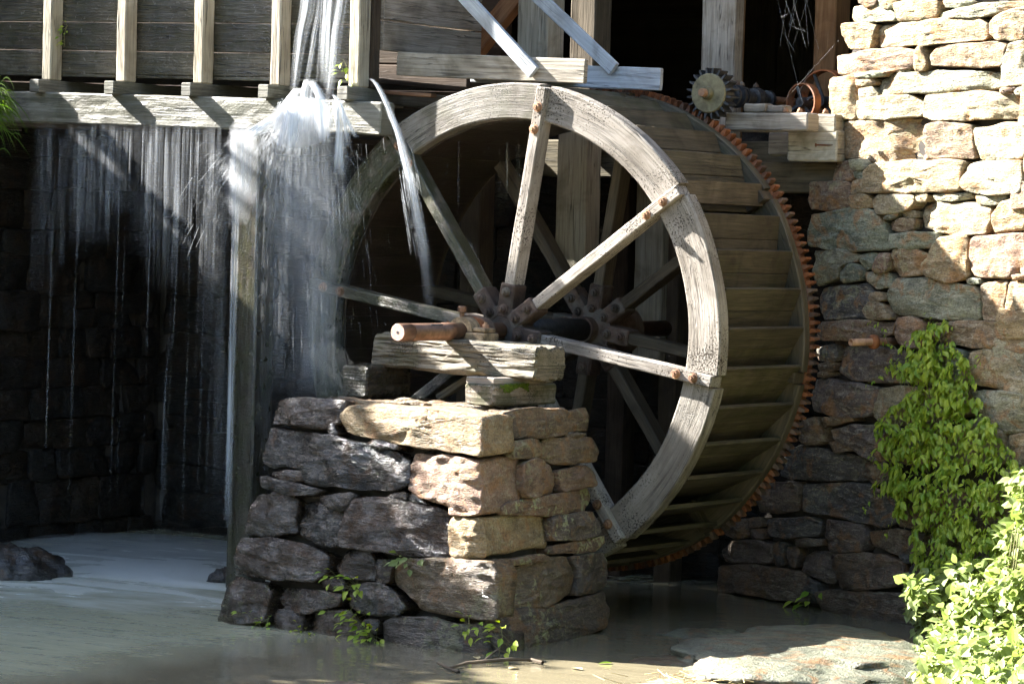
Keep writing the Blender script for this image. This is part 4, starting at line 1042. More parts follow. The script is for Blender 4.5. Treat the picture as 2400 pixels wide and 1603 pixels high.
rock("flat_rock", (c.x + 0.0, c.y + 0.3, ZW - 0.05), 1.02, 1.4, 0.20, 11, 0.0, 0.55, 0.1, "broad flat grey rock in the shallows at bottom right", 0.22, 0.35, 0.75)
c = atz(1620, 1545, ZW); rock("low_rock", (c.x, c.y, ZW - 0.06), 0.55, 0.5, 0.075, 12, 0.3, 0.7, 0.1, "low wet rock barely breaking the water beside the flat rock", 0.2, 0.3)
c = atz(1640, 1483, ZW); rock("low_rock", (c.x, c.y, ZW - 0.05), 0.36, 0.5, 0.066, 13, 0.0, 0.6, 0.5, "mossy low rock in the shaded water below the wheel", 0.2)
c = atz(35, 1352, ZW); rock("boulder", (c.x - 0.15, c.y + 0.1, ZW - 0.06), 0.47, 0.45, 0.30, 14, 1.0, 0.9, 0.05, "dark wet boulder in the pool at the left edge", 0.25)
c = atz(523, 1362, ZW); rock("small_rock", (c.x, c.y, ZW - 0.02), 0.12, 0.14, 0.12, 15, 1.0, 0.8, 0.05, "small dark rock behind the left foot of the pier", 0.2)
c = atz(830, 1612, ZW); rock("low_rock", (c.x, c.y, ZW - 0.06), 0.5, 0.35, 0.075, 16, 0.6, 0.6, 0.1, "dark low rock at the bottom edge left of the straw", 0.2)
c = atz(1600, 1608, ZW); rock("low_rock", (c.x, c.y, ZW - 0.05), 0.42, 0.35, 0.075, 17, 0.4, 0.2, 0.1, "low rock littered with dry straw at the bottom edge", 0.2)
# straw on that rock
vs = []; fs = []; rs = random.Random(21)
for k in range(60):
    q = Vector((c.x + rs.gauss(0, .22), c.y + rs.gauss(0, .16), ZW + 0.03 + 0.02 * rs.random())); a = rs.random() * 6.28; L = 0.04 + 0.12 * rs.random()
    d = Vector((math.cos(a), math.sin(a), rs.random() * 0.35)); tube(vs, fs, [q, q + d * L * .5, q + d * L], 0.003, 0.002, 3)
tag(obj("straw", mesh("straw", vs, fs, M_STRAW)), "dry yellow straw scattered on the low rock at the bottom edge", "straw", kind="stuff")

# right bank under the bush
bank("right_bank", [(4.35, 0.9), (4.6, -0.6), (5.2, -3.0), (7, -8), (40, -8), (40, 9), (4.35, 9)], -2.0, -2.6, M_EARTH)

# floating twig
TW = thing("floating_twig", tuple(atz(1150, 1560, ZW)), "dead twig with a few green shoots floating before the pier", "twig")
vs = []; fs = []
zp = lambda x, y, dz=0.012: atz(400 + x * .46848, 880 + y * .46848, ZW) + Vector((0, 0, dz))
tube(vs, fs, [zp(1400, 1470), zp(1480, 1455, .025), zp(1560, 1452, .03), zp(1700, 1440, .03), zp(1800, 1435, .02), zp(1860, 1445)], 0.010, 0.014, 6)
tube(vs, fs, [zp(1335, 1452, .02), zp(1400, 1475), zp(1440, 1490, .01)], 0.008, 0.012, 5); tube(vs, fs, [zp(1560, 1452, .03), zp(1640, 1430, .09)], 0.006, 0.003, 5)
obj("stem", mesh("stem", vs, fs, M_BARK), TW)

# ================================================================== foliage
def leaf_mesh(name, mat, L=1.0, W=0.5, curl=0.15, tip=0.0):
    vs = [(0, 0, 0), (-W * .42, .28 * L, .07 * L), (-W * .46, .55 * L, .05 * L), (0, L, -curl * L), (W * .46, .55 * L, .05 * L), (W * .42, .28 * L, .07 * L), (0, .3 * L, 0.0), (0, .62 * L, -curl * .25 * L)]
    fs = [(0, 6, 1), (1, 6, 7, 2), (2, 7, 3), (0, 5, 6), (5, 4, 7, 6), (4, 3, 7)]
    return mesh(name, [Vector(v) for v in vs], fs, mat)
def leaf_mw(p, d, n, s):
    d = d.normalized(); x = d.cross(n)
    if x.length < 1e-4: x = d.orthogonal()
    x.normalize(); z = x.cross(d)
    m = Matrix((x, d, z)).transposed().to_4x4()
    return Matrix.Translation(p) @ m @ Matrix.Scale(s, 4)
def foliage(parent, lm, mws, nsep, name="foliage"):
    """the nsep nearest leaves as parts of their own, the rest as one mass"""
    mws = sorted(mws, key=lambda m: (m.translation - C0).length - 12 * m.to_scale().x)
    for m in mws[:nsep]: inst("leaf", lm, m, parent)
    rest = mws[nsep:]
    if not rest: return
    base = np.array([tuple(v.co) + (1,) for v in lm.vertices]); pf = [tuple(p.vertices) for p in lm.polygons]
    vs = []; fs = []
    for m in rest:
        b = len(vs); vs.extend((base @ np.array(m).T)[:, :3].tolist()); fs.extend(tuple(b + i for i in f) for f in pf)
    o = obj(name, mesh(name, vs, fs, lm.materials[0]), parent); o["kind"] = "stuff"
LEAF_V = leaf_mesh("leaf", M_VINE, 1, .52); LEAF_B = leaf_mesh("leaf", M_BUSH, 1, .66, .1); LEAF_T = leaf_mesh("leaf", M_TREE, 1, .6)
rv = random.Random(77)
O, U, V, N = FR_WALL
VN = thing("climbing_vine", tuple(O), "bright green climbing vine hanging down the stone wall", "vine")
Zs = lambda x, y: (1500 + x * .3833, 500 + y * .3833)
rowsv = [(600, 1770, 1775), (620, 1760, 1785), (680, 1710, 1860), (740, 1680, 1880), (800, 1600, 1920), (860, 1560, 1960), (920, 1550, 1990), (980, 1610, 2010), (1040, 1650, 2030), (1100, 1640, 2010), (1160, 1540, 2050), (1220, 1490, 2110), (1300, 1430, 2190), (1400, 1440, 2250), (1500, 1460, 2310), (1600, 1450, 2370), (1700, 1470, 2420), (1800, 1540, 2450), (1950, 1660, 2460), (2080, 1680, 2460), (2250, 1700, 2460)]
mws = []
def rowat(y):
    for (ya, a0, a1), (yb, b0, b1) in zip(rowsv, rowsv[1:]):
        if ya <= y <= yb:
            f = (y - ya) / (yb - ya); return a0 + (b0 - a0) * f, a1 + (b1 - a1) * f
    return None
def vine_leaf(x, y, off, s):
    px, py = Zs(x, y); pl = on(px, py, N, N.dot(O) + off)
    d = Vector((0, 0, -1)) * (0.25 + rv.random()) + N * (0.5 * rv.random()) + U * rv.gauss(0, .75)
    nn = N * (0.5 + rv.random()) + Vector((0, 0, 1)) * (0.6 + rv.random()) + U * rv.gauss(0, .45)
    mws.append(leaf_mw(pl, d, nn, s))
cnt = 0
while cnt < 5600:
    y = 620 + (2250 - 620) * rv.random(); a, b = rowat(y)
    x = a + (b - a) * rv.random(); e = 110 * noise.noise(Vector((x * .007, y * .011, 3)))
    if rv.random() > (b - a) / 700: continue
    cl = noise.noise(Vector((x * .011, y * .011, 9)))
    if cl < -0.05 and rv.random() < 0.82: continue
    th = 0.03 + 0.00016 * (y - 620)
    edge = min(x - a, b - x) / (b - a)
    vine_leaf(x + e, y, 0.03 + th * (0.15 + rv.random()) * (0.5 + 1.6 * min(.5, edge)) + 0.16 * max(0, cl), 0.030 + 0.060 * rv.random() ** 1.6); cnt += 1
vs = []; fs = []
tend = [[(1770, 615), (1775, 690), (1800, 780)], [(1400, 645), (1450, 670), (1490, 720), (1515, 790), (1600, 860)], [(1385, 1050), (1440, 1010), (1510, 990), (1520, 930), (1600, 900)], [(2100, 835), (2070, 920), (2000, 980), (1960, 1010)], [(1480, 1220), (1560, 1215), (1660, 1200)],
        [(1840, 670), (1830, 740), (1850, 830)], [(1470, 1390), (1540, 1420), (1620, 1400)], [(1480, 1510), (1560, 1520), (1640, 1500)], [(1360, 1850), (1400, 1760), (1470, 1700), (1540, 1640), (1620, 1600)], [(1500, 1990), (1540, 1900), (1560, 1800), (1620, 1740)], [(1700, 660), (1740, 720), (1780, 800)], [(1560, 860), (1530, 930), (1510, 980)], [(1900, 820), (1960, 850), (1990, 900)]]
for t_ in tend:
    P = [on(*Zs(x, y), N, N.dot(O) + 0.06) for x, y in t_]
    Q = []
    for i in range(len(P) - 1):
        for k in range(4): Q.append(P[i].lerp(P[i + 1], k / 4) + Vector((0, 0, 0.006 * math.sin(i * 2.1 + k))))
    Q.append(P[-1]); vs = []; fs = []; tube(vs, fs, Q, 0.0018, 0.0035, 4); obj("stem", mesh("stem", vs, fs, M_STEM), VN)
    for (xa, ya), (xb, yb) in zip(t_, t_[1:]):
        for k in range(3):
            f = rv.random(); vine_leaf(xa + (xb - xa) * f + rv.gauss(0, 10), ya + (yb - ya) * f + rv.gauss(0, 10), 0.06 + 0.03 * rv.random(), 0.028 + 0.022 * rv.random())
for k in range(60):
    y = 760 + 1200 * rv.random(); a, b = rowat(y); x = a + (b - a) * rv.random()
    P = [on(*Zs(x + 40 * math.sin(j * .8 + k), y + j * 45), N, N.dot(O) + 0.05 + 0.1 * rv.random()) for j in range(5)]
    vs = []; fs = []; tube(vs, fs, P, 0.003, 0.002, 4); obj("stem", mesh("stem", vs, fs, M_STEM), VN)
foliage(VN, LEAF_V, mws, 300)

# lit shrub in the bottom right corner
BU = thing("leafy_shrub", tuple(atz(2330, 1660, ZW)), "sunlit pale green broad-leaved shrub in the bottom right corner", "shrub")
mws = []; vs = []; fs = []
rb = random.Random(5)
root = on(2330, 1690, N, N.dot(O) + 0.95)
Zb = lambda x, y: (1400 + x * .42589, 1003 + y * .42589)
clusters = [(1780, 900, 70), (1740, 900, 50), (1960, 880, 80), (2080, 930, 90), (2250, 760, 70), (2300, 850, 80), (2180, 1000, 110), (2320, 1000, 90), (1950, 1000, 80), (2060, 1080, 100), (2200, 1120, 110), (2330, 1150, 90), (1900, 1090, 70), (2100, 1240, 110), (2260, 1280, 120), (2000, 1200, 90), (2130, 1370, 110), (2300, 1400, 110), (1880, 1180, 60), (2330, 380, 60), (2320, 280, 50), (1800, 1010, 50), (1950, 1320, 90), (2050, 1420, 100), (2220, 1480, 100), (2350, 1500, 90), (1760, 1000, 40), (1720, 860, 45), (1830, 840, 60), (1980, 800, 70), (2120, 830, 80), (2200, 880, 80), (2340, 660, 70), (2280, 600, 60), (2345, 520, 60), (2340, 440, 50), (1850, 1400, 70), (1900, 1250, 70), (1820, 1300, 50), (1960, 1450, 80), (2340, 900, 80), (2120, 1150, 100), (2280, 1180, 100)]
for (cx_, cy_, rad) in clusters:
    off = 0.55 + 0.5 * rb.random()
    px, py = Zb(cx_, cy_); cpt = on(px, py, N, N.dot(O) + off)
    while cpt.z < ZW + 0.2 and off < 4: off += 0.1; cpt = on(px, py, N, N.dot(O) + off)
    mid = root.lerp(cpt, .5) + Vector((0, 0, .12)); vs = []; fs = []; tube(vs, fs, [root + Vector((rb.gauss(0, .05), rb.gauss(0, .05), 0)), mid, cpt], 0.009, 0.003, 5); obj("branch", mesh("branch", vs, fs, M_STEM), BU)
    for k in range(int(rad * 0.75)):
        th = rb.random() * 6.283; rr_ = rad * math.sqrt(rb.random())
        px, py = Zb(cx_ + rr_ * math.cos(th), cy_ + rr_ * math.sin(th) * .85)
        pl = on(px, py, N, N.dot(O) + off + rb.gauss(0, .09))
        d = (pl - cpt) * 3 + Vector((rb.gauss(0, .4), rb.gauss(0, .4), -0.15 + rb.gauss(0, .3)))
        nn = Vector((-0.35, -0.25, 0.9)) + Vector((rb.gauss(0, .4), rb.gauss(0, .4), rb.gauss(0, .3)))
        mws.append(leaf_mw(pl, d, nn, 0.065 + 0.055 * rb.random()))
for k in range(1100):                                  # darker inner and lower leaves
    x = 1740 + 620 * rb.random(); y = 860 + 640 * rb.random() ** .8
    px, py = Zb(x, y); o2 = 0.2 + .35 * rb.random(); pl = on(px, py, N, N.dot(O) + o2)
    while pl.z < ZW + 0.08 and o2 < 4: o2 += 0.1; pl = on(px, py, N, N.dot(O) + o2)
    mws.append(leaf_mw(pl, Vector((rb.gauss(0, .6), rb.gauss(0, .6), -.5)), Vector((-.3, -.6, .6)) + Vector((rb.gauss(0, .4), rb.gauss(0, .4), 0)), 0.05 + 0.04 * rb.random()))
foliage(BU, LEAF_B, mws, 300)

# small plants rooted in the joints
def sprig(pxs, fr, label, n, s, seed, lm=LEAF_V, off=0.03, spread=0.06, droop=0.3):
    r = random.Random(seed); O, U, V, N = fr
    base = on(*pxs[0], N, N.dot(O) + 0.015)
    T = thing("leafy_sprig", tuple(base), label, "plant", "sprigs growing from the stones")
    vs = []; fs = []; P = [on(*q, N, N.dot(O) + off * (1 if i else .4)) for i, q in enumerate(pxs)]
    tube(vs, fs, P, 0.003, 0.0015, 4)
    for k in range(n):
        f = r.random() * (len(P) - 1); i = min(int(f), len(P) - 2); p = P[i].lerp(P[i + 1], f - i)
        q = p + U * r.gauss(0, spread) + V * r.gauss(0, spread * .6) + N * abs(r.gauss(0, spread * .7)) + N * 0.012
        tube(vs, fs, [p, q], 0.0015, 0.001, 3)
        d = (q - p).normalized() * .6 + Vector((0, 0, -droop)) + N * .3
        inst("leaf", lm, leaf_mw(q, d, N * .5 + Vector((0, 0, .8)) + U * r.gauss(0, .4), s * 1.3 * (.7 + .6 * r.random())), T)
    obj("stem", mesh("stem", vs, fs, M_STEM), T)
Zp = lambda x, y: (400 + x * .46848, 880 + y * .46848)
sprig([Zp(1160, 935), Zp(1200, 910), Zp(1225, 930)], FR_F, "small leafy sprig high on the big front corner stone of the pier", 12, .05, 1, LEAF_B)
sprig([Zp(860, 1080), Zp(845, 1010), Zp(810, 1000)], FR_F, "thin sprig beside the reddish stone on the pier front", 9, .045, 2)
sprig([Zp(870, 1060), Zp(930, 1040), Zp(940, 1090)], FR_F, "trailing sprig above the lichen-spotted pier stone", 14, .05, 3)
sprig([Zp(900, 1170), Zp(930, 1220), Zp(960, 1290)], FR_F, "leafy sprig hanging to the waterline at the pier's middle", 26, .05, 4, spread=.07)
sprig([Zp(990, 1270), Zp(1010, 1310), Zp(1050, 1340)], FR_F, "thick leafy clump at the waterline under the pier's middle", 32, .05, 5, spread=.08)
sprig([Zp(1490, 1210), Zp(1495, 1250), Zp(1490, 1300)], FR_F, "short hanging sprig left of the pier's front corner", 10, .048, 6)
sprig([Zp(1650, 1250), Zp(1660, 1310), Zp(1640, 1400)], FR_F, "long hanging sprig at the pier's front corner", 20, .05, 7)
sprig([Zp(490, 1210), Zp(480, 1250), Zp(450, 1270)], FR_F, "tiny sprig at the waterline near the pier's left foot", 12, .035, 8)
sprig([Zp(640, 1265), Zp(660, 1290), Zp(690, 1310)], FR_F, "tiny sprig at the waterline left of the pier's middle", 12, .035, 9)
sprig([Zp(350, 1205), Zp(380, 1200), Zp(410, 1215)], FR_F, "pair of tiny leaves on the lowest left pier stone", 6, .03, 10)
sprig([(1893, 1430), (1898, 1400), (1905, 1385)], (O + N * 0.05, U, V, N), "young plant with drooping leaves at the foot of the stone wall", 9, .075, 11)
sprig([(2200, 790), (2215, 760)], FR_WALL, "upright shoot tip at the top of the vine", 6, .05, 12)
pF = aty(812, 196, YP - .02)
sprig([(812, 190), (815, 160), (805, 140)], (Vector((0, YP - .0, 0)), Vector((1, 0, 0)), Vector((0, 0, 1)), Vector((0, -1, 0))), "thin weed on the flume's last batten", 12, .045, 13, spread=.05)
sprig([(158, 60), (150, 80), (152, 110)], (Vector((0, YP + .14, 0)), Vector((1, 0, 0)), Vector((0, 0, 1)), Vector((0, -1, 0))), "dark mossy weed beside the flume's leftmost batten", 16, .035, 14, spread=.03)

# grass hanging in at the left edge
GT = thing("grass_tuft", tuple(aty(-20, 250, -0.6)), "bright green grass tuft hanging in at the left edge below the flume", "grass")
vs = []; fs = []; rg_ = random.Random(9)
for k in range(110):
    o_ = aty(-12 + rg_.gauss(0, 10), 255 + rg_.gauss(0, 30), -0.6 + rg_.gauss(0, .05))
    L = 0.2 + 0.3 * rg_.random(); a = rg_.random() * 1.2 - .1; dx = Vector((math.cos(a) * (0.3 + .7 * rg_.random()), rg_.gauss(0, .3), math.sin(a)))
    P = []; w0 = 0.005 + .003 * rg_.random()
    for j in range(7):
        f = j / 6; P.append(o_ + dx * L * f * .8 + Vector((0, 0, -(0.45 + .5 * rg_.random() * 0) * L * 1.5 * f * f)))
    b = len(vs)
    for j, p in enumerate(P):
        ww = w0 * (1 - j / 6.2); vs += [p + Vector((0, 0, ww)) + Vector((ww * .6, 0, 0)), p - Vector((0, 0, ww)) - Vector((ww * .6, 0, 0))]
    for j in range(6): fs.append((b + 2 * j, b + 2 * j + 1, b + 2 * j + 3, b + 2 * j + 2))
obj("blades", mesh("blades", vs, fs, M_GRASS), GT, kind="stuff")

# trees on the left bank, outside the frame, that shade the pit
def tree(x, y, zb, ztop, rad, seed, label, group="trees on the left bank"):
    r = random.Random(seed)
    T = thing("shade_tree", (x, y, zb), label, "tree", group)
    vs = []; fs = []
    tube(vs, fs, [Vector((x, y, zb - .2)), Vector((x + .05, y, zb + (ztop - zb) * .4)), Vector((x, y + .05, ztop - .3))], 0.09, 0.03, 8)
    for k in range(10):
        a = r.random() * 6.28; h = zb + (ztop - zb) * (.25 + .5 * r.random()); p = Vector((x, y, h)); tube(vs, fs, [p, p + Vector((math.cos(a) * rad * .7, math.sin(a) * rad * .7, .4))], .03, .01, 5)
    obj("trunk", mesh("trunk", vs, fs, M_BARK), T)
    mw_ = []
    zc_ = (zb + 0.2 + ztop) / 2; hz = (ztop - zb - 0.2) / 2
    for k in range(3600):
        while True:
            q = Vector((r.uniform(-1, 1), r.uniform(-1, 1), r.uniform(-1, 1)))
            if q.length < 1 + 0.18 * noise.noise(q * 2.5 + Vector((seed, 0, 0))): break
        p = Vector((x + q.x * rad, y + q.y * rad, zc_ + q.z * hz))
        mw_.append(leaf_mw(p, Vector((r.gauss(0, 1), r.gauss(0, 1), r.gauss(-.3, .6))), Vector((r.gauss(0, .6), r.gauss(0, .6), 1)), 0.16 + .1 * r.random()))
    base = np.array([tuple(v.co) + (1,) for v in LEAF_T.vertices]); pf = [tuple(p.vertices) for p in LEAF_T.polygons]
    vs = []; fs = []
    for m in mw_:
        b = len(vs); vs.extend((base @ np.array(m).T)[:, :3].tolist()); fs.extend(tuple(b + i for i in f) for f in pf)
    obj("crown", mesh("crown", vs, fs, M_TREE), T, kind="stuff")
TREES = [(-7.6, -0.9, 1.3, 4.0, 0.8), (-7.5, -2.0, 1.3, 4.35, 0.8), (-7.6, -3.9, 1.3, 4.72, 1.05), (-7.6, -5.3, 1.3, 4.8, 1.0), (-8.0, -7.0, 1.3, 5.0, 1.3), (-9.5, -9.0, 1.3, 5.6, 1.6), (-7.5, -3.0, 1.3, 4.68, 0.9), (-9.6, -4.6, 1.3, 5.9, 1.1), (-7.0, -1.9, 1.3, 5.45, 0.42), (-9.6, -3.75, 1.3, 6.35, 1.0)]
side_ = ["nearest the flume", "second from the flume, taller than its neighbours", "third from the flume", "fourth from the flume", "fifth from the flume", "farthest from the flume", "in the second row nearest the flume", "in the second row beyond its neighbour", "slimmest of the row, close to the flume", "tallest of the second row"]
for i, t_ in enumerate(TREES): tree(*t_, 60 + i, "small leafy tree on the left bank, " + side_[i])
for i, (t_, lb) in enumerate((((9.3, -3.6, -2.2, 6.5, 2.0), "nearest the stone wall"), ((11.2, -0.6, -2.2, 8.5, 2.6), "tallest, furthest from the pool"), ((11.0, -7.6, -2.2, 6.5, 1.8), "nearest the stream"), ((13.6, -4.2, -2.2, 8.0, 2.4), "behind the other three"))):
    tree(*t_, 80 + i, "leafy tree on the right bank, " + lb, "trees on the right bank")

# woodland round the clearing, behind and beside the camera
def big_tree(x, y, h, rad, seed, label, group):
    r = random.Random(seed)
    T = thing("woodland_tree", (x, y, -2.5), label, "tree", group)
    vs = []; fs = []; tube(vs, fs, [Vector((x, y, -2.7)), Vector((x + .2, y, h * .5)), Vector((x, y + .2, h - 1))], 0.28, 0.08, 8)
    for k in range(12):
        a = r.random() * 6.28; z0 = h * (.15 + .6 * r.random()); p = Vector((x, y, z0)); tube(vs, fs, [p, p + Vector((math.cos(a) * rad * .75, math.sin(a) * rad * .75, .8))], .07, .02, 5)
    obj("trunk", mesh("trunk", vs, fs, M_BARK), T)
    base = np.array([tuple(v.co) + (1,) for v in LEAF_T.vertices]); pf = [tuple(p.vertices) for p in LEAF_T.polygons]
    vs = []; fs = []; zc_ = h * .5; hz = h * .5 + 1.5
    for k in range(1500):
        while True:
            q = Vector((r.uniform(-1, 1), r.uniform(-1, 1), r.uniform(-1, 1)))
            if q.length < 1 + 0.2 * noise.noise(q * 2.5 + Vector((seed, 0, 0))): break
        m = leaf_mw(Vector((x + q.x * rad, y + q.y * rad, zc_ + q.z * hz)), Vector((r.gauss(0, 1), r.gauss(0, 1), r.gauss(-.3, .6))), Vector((r.gauss(0, .7), r.gauss(0, .7), 1)), 0.55 + .35 * r.random())
        b = len(vs); vs.extend((base @ np.array(m).T)[:, :3].tolist()); fs.extend(tuple(b + i for i in f) for f in pf)
    obj("crown", mesh("crown", vs, fs, M_TREE), T, kind="stuff")
for i in range(12):
    a = R_(200 + i * 15.5); rd = 34 + 3 * (i % 3); x = 2 + rd * math.cos(a); y = -4 + rd * math.sin(a)
    big_tree(x, y, (9.5 if i < 3 else 13.5) + (i % 4), 4.6, 200 + i, "tall leafy tree at the edge of the clearing round the pool", "woodland trees round the clearing")

# ================================================================== falling water
rw = random.Random(123)
Gv = Vector((0, 0, -9.81))
def strands(name, label, items):
    vs = []; fs = []
    for P, r0, r1 in items: tube(vs, fs, P, r0, r1, 3)
    o = obj(name, mesh(name, vs, fs, M_SPRAY, None, True)); tag(o, label, "water", kind="stuff"); return o
def para(p, v, t0, t1, n=6): return [p + v * t + Gv * (0.5 * t * t) for t in [t0 + (t1 - t0) * k / (n - 1) for k in range(n)]]
def smooth_path(P, m):
    out = []
    n = len(P)
    for k in range(m):
        g = (n - 1) * k / (m - 1); i = min(int(g), n - 2); t = g - i
        a, b, c, d = P[max(i - 1, 0)], P[i], P[i + 1], P[min(i + 2, n - 1)]
        out.append(0.5 * ((2 * b) + (c - a) * t + (2 * a - 5 * b + 4 * c - d) * t * t + (3 * b - a - 3 * c + d) * t * t * t))
    return out
def films(name, label, ribbons, dens, mat=None):
    """ribbons: list of (centre path, width at top, width at foot, bow) joined in one stuff object"""
    vs = []; fs = []; u1 = []; u2 = []
    for (P, w0, w1, bow) in ribbons:
        nv = 22; nu = 8; Q = smooth_path([Vector(p) for p in P], nv); off = rw.random() * 50; L = 0.0; b = len(vs); ls = []
        for i, p in enumerate(Q):
            if i: L += (p - Q[i - 1]).length
            ls.append(L); f = i / (nv - 1); wd = w0 + (w1 - w0) * f
            for k in range(nu + 1):
                s = k / nu - 0.5
                vs.append(p + Vector((s * wd, -bow * wd * (0.25 - s * s) * 4, 0)))
        for i in range(nv - 1):
            for k in range(nu):
                a0 = b + i * (nu + 1) + k; fs.append((a0, a0 + nu + 1, a0 + nu + 2, a0 + 1))
                for (ii, kk) in ((i, k), (i + 1, k), (i + 1, k + 1), (i, k + 1)):
                    u1 += [kk / nu, 1 - ii / (nv - 1)]; u2 += [(kk / nu - .5) * (w0 + w1) * .5 + off, ls[ii] + off]
    me = mesh(name, vs, fs, mat or M_SHEET, None, True)
    me.uv_layers.new(name="UVMap").data.foreach_set("uv", u1); me.uv_layers.new(name="UVMetres").data.foreach_set("uv", u2)
    o = obj(name, me); tag(o, label, "water", kind="stuff"); o["dens"] = float(dens); return o
A_ = lambda pts, y: [aty(a, b, y) for a, b in pts]
YJ = YP - 0.24
rb_ = []
for (pts, w0, w1) in (([(735, -220), (722, 0), (708, 80), (696, 160), (688, 255)], .13, .035), ([(765, -220), (752, 0), (738, 80), (725, 150), (714, 220)], .035, .03), ([(775, -200), (766, 0), (760, 100), (757, 205)], .04, .06), ([(820, -200), (803, 0), (792, 80), (783, 150), (776, 240)], .09, .07), ([(792, -200), (780, 0), (772, 100), (768, 220)], .04, .05)):
    for k in range(3): rb_.append((A_([(x + rw.gauss(0, 3), y) for x, y in pts], YJ + .03 * k), w0 * (.8 + .4 * k), w1 * (.9 + .7 * k), .12))
films("falling_jet", "white jets of water dropping past the last two battens of the flume", rb_, 0.9)
# splash on the girder and spray fan
it = []
I1 = aty(722, 238, YP - 0.2); I2 = aty(660, 296, YP - 0.22)
for k in range(420):
    a = rw.uniform(0, 6.283); sp0 = rw.random() ** .8 * 1.2
    v = Vector((math.cos(a) * sp0 * 1.0, -abs(math.sin(a)) * sp0 * .5 + .1, rw.uniform(-.6, .75) * (1 - sp0 * .3)))
    p = I1 + Vector((rw.gauss(0, .08), rw.gauss(0, .03), rw.gauss(-.06, .05)))
    t0 = rw.random() ** 2 * .22; it.append((para(p, v, t0, t0 + .03 + .09 * rw.random()), .0014, .0006))
for k in range(1300):
    p = Vector((rw.gauss(I1.x - .02, .10), I1.y + rw.gauss(0.0, .03), I1.z - rw.uniform(.0, .30)))
    it.append((para(p, Vector((rw.gauss(-.1, .25), rw.gauss(-.05, .08), rw.gauss(-.4, .3))), 0, .04 + .07 * rw.random(), 5), .0020, .0008))
for k in range(1300):
    a = R_(rw.uniform(95, 265)) if rw.random() < .62 else R_(rw.uniform(-85, 95)); sp0 = 0.4 + 2.6 * rw.random() ** 1.2
    v = Vector((math.cos(a) * sp0, -0.12 - .35 * rw.random(), math.sin(a) * .25 * sp0 - .15))
    p = I2 + Vector((rw.gauss(.05, .12), rw.gauss(0, .03), rw.gauss(-.02, .03)))
    t0 = rw.random() ** 1.4 * .36; it.append((para(p, v, t0, t0 + .02 + .05 * rw.random()), .0011, .0006))
strands("splash", "white splash and spray fan bursting from the flume girder", it)
rb_ = []
for (c0, c1, w, y) in (((700, 215), (650, 300), .12, -.44), ((735, 200), (772, 280), .12, -.44), ((725, 195), (715, 290), .14, -.47), ((715, 235), (690, 330), .30, -.43), ((750, 240), (765, 325), .20, -.45), ((705, 250), (700, 335), .34, -.46), ((640, 285), (565, 330), .14, -.42), ((660, 280), (600, 325), .2, -.41), ((790, 240), (808, 420), .10, -.4), ((780, 230), (832, 330), .06, -.42)):
    m_ = ((c0[0] + c1[0]) / 2, min(c0[1], c1[1]) + (c1[1] - c0[1]) * .35)
    for k in range(2): rb_.append((A_([(c0[0] + rw.gauss(0, 5), c0[1] - 8), m_, (c1[0] + rw.gauss(0, 8), c1[1] + rw.gauss(10, 10))], y - .015 * k), w * .8, w * 1.2, .35))
films("white_water", "churning white water on the girder under the falling jets", rb_, 1.3, M_VEIL)
# curtain below the splash
rb_ = []
for (x, y0, y1, w0, w1, y) in ((690, 310, 760, .22, .30, -.42), (735, 310, 900, .24, .30, -.36), (770, 315, 925, .22, .26, -.30), (655, 310, 700, .20, .30, -.40), (715, 330, 925, .40, .46, -.26), (700, 320, 620, .45, .75, -.45), (800, 330, 700, .12, .20, -.33), (670, 340, 1000, .12, .16, -.2), (745, 340, 640, .55, .85, -.48), (640, 330, 1200, .16, .2, -.28), (615, 330, 1235, .14, .18, -.36), (545, 330, 1235, .16, .2, -.38), (520, 320, 900, .2, .3, -.36), (725, 320, 925, .5, .5, -.22), (780, 330, 925, .2, .24, -.24), (700, 320, 925, .7, .7, -.34), (760, 330, 925, .35, .4, -.28), (670, 315, 925, .3, .35, -.38)):
    dx = (x - 705) * .22
    rb_.append((A_([(x, y0), (x + dx * .5, (y0 * .65 + y1 * .35)), (x + dx * .9, y1)], y), w0, w1, .25))
films("water_curtain", "misty curtain of water falling between the post and the wheel", rb_, 0.12, M_VEIL)
it = []
for k in range(420):
    x = rw.gauss(718, 60) if rw.random() < .8 else rw.uniform(590, 850)
    y0 = 320 + 560 * rw.random() ** 1.6; L = 25 + 150 * rw.random() ** 2; yy = rw.uniform(-.52, -.16); y1 = min(y0 + L, 925)
    if y1 - y0 < 10: continue
    g = lambda y: x + (x - 700) * .0006 * (y - 300)
    it.append(([aty(g(y0 + (y1 - y0) * j / 3), y0 + (y1 - y0) * j / 3, yy) for j in range(4)], .0005 + .0004 * rw.random(), .0004))
strands("curtain_drops", "streaks of drops flying down in front of the wheel's left rim", it)
rb_ = []
for (x, y0, y1, w0, w1) in ((745, 658, 930, .16, .26), (755, 662, 900, .12, .16), (730, 655, 925, .10, .2), (770, 670, 930, .1, .14)): rb_.append((A_([(x, y0), (x - 2, (y0 + y1) / 2), (x - 4, y1)], rw.uniform(-.2, -.08)), w0, w1, .2))
rb_.append((A_([(735, 652), (830, 672), (930, 698), (1060, 730)], -.06), .03, .02, 0))
films("spoke_veil", "thin veil of water falling from the end of the wheel's left spoke", rb_, 0.2, M_VEIL)
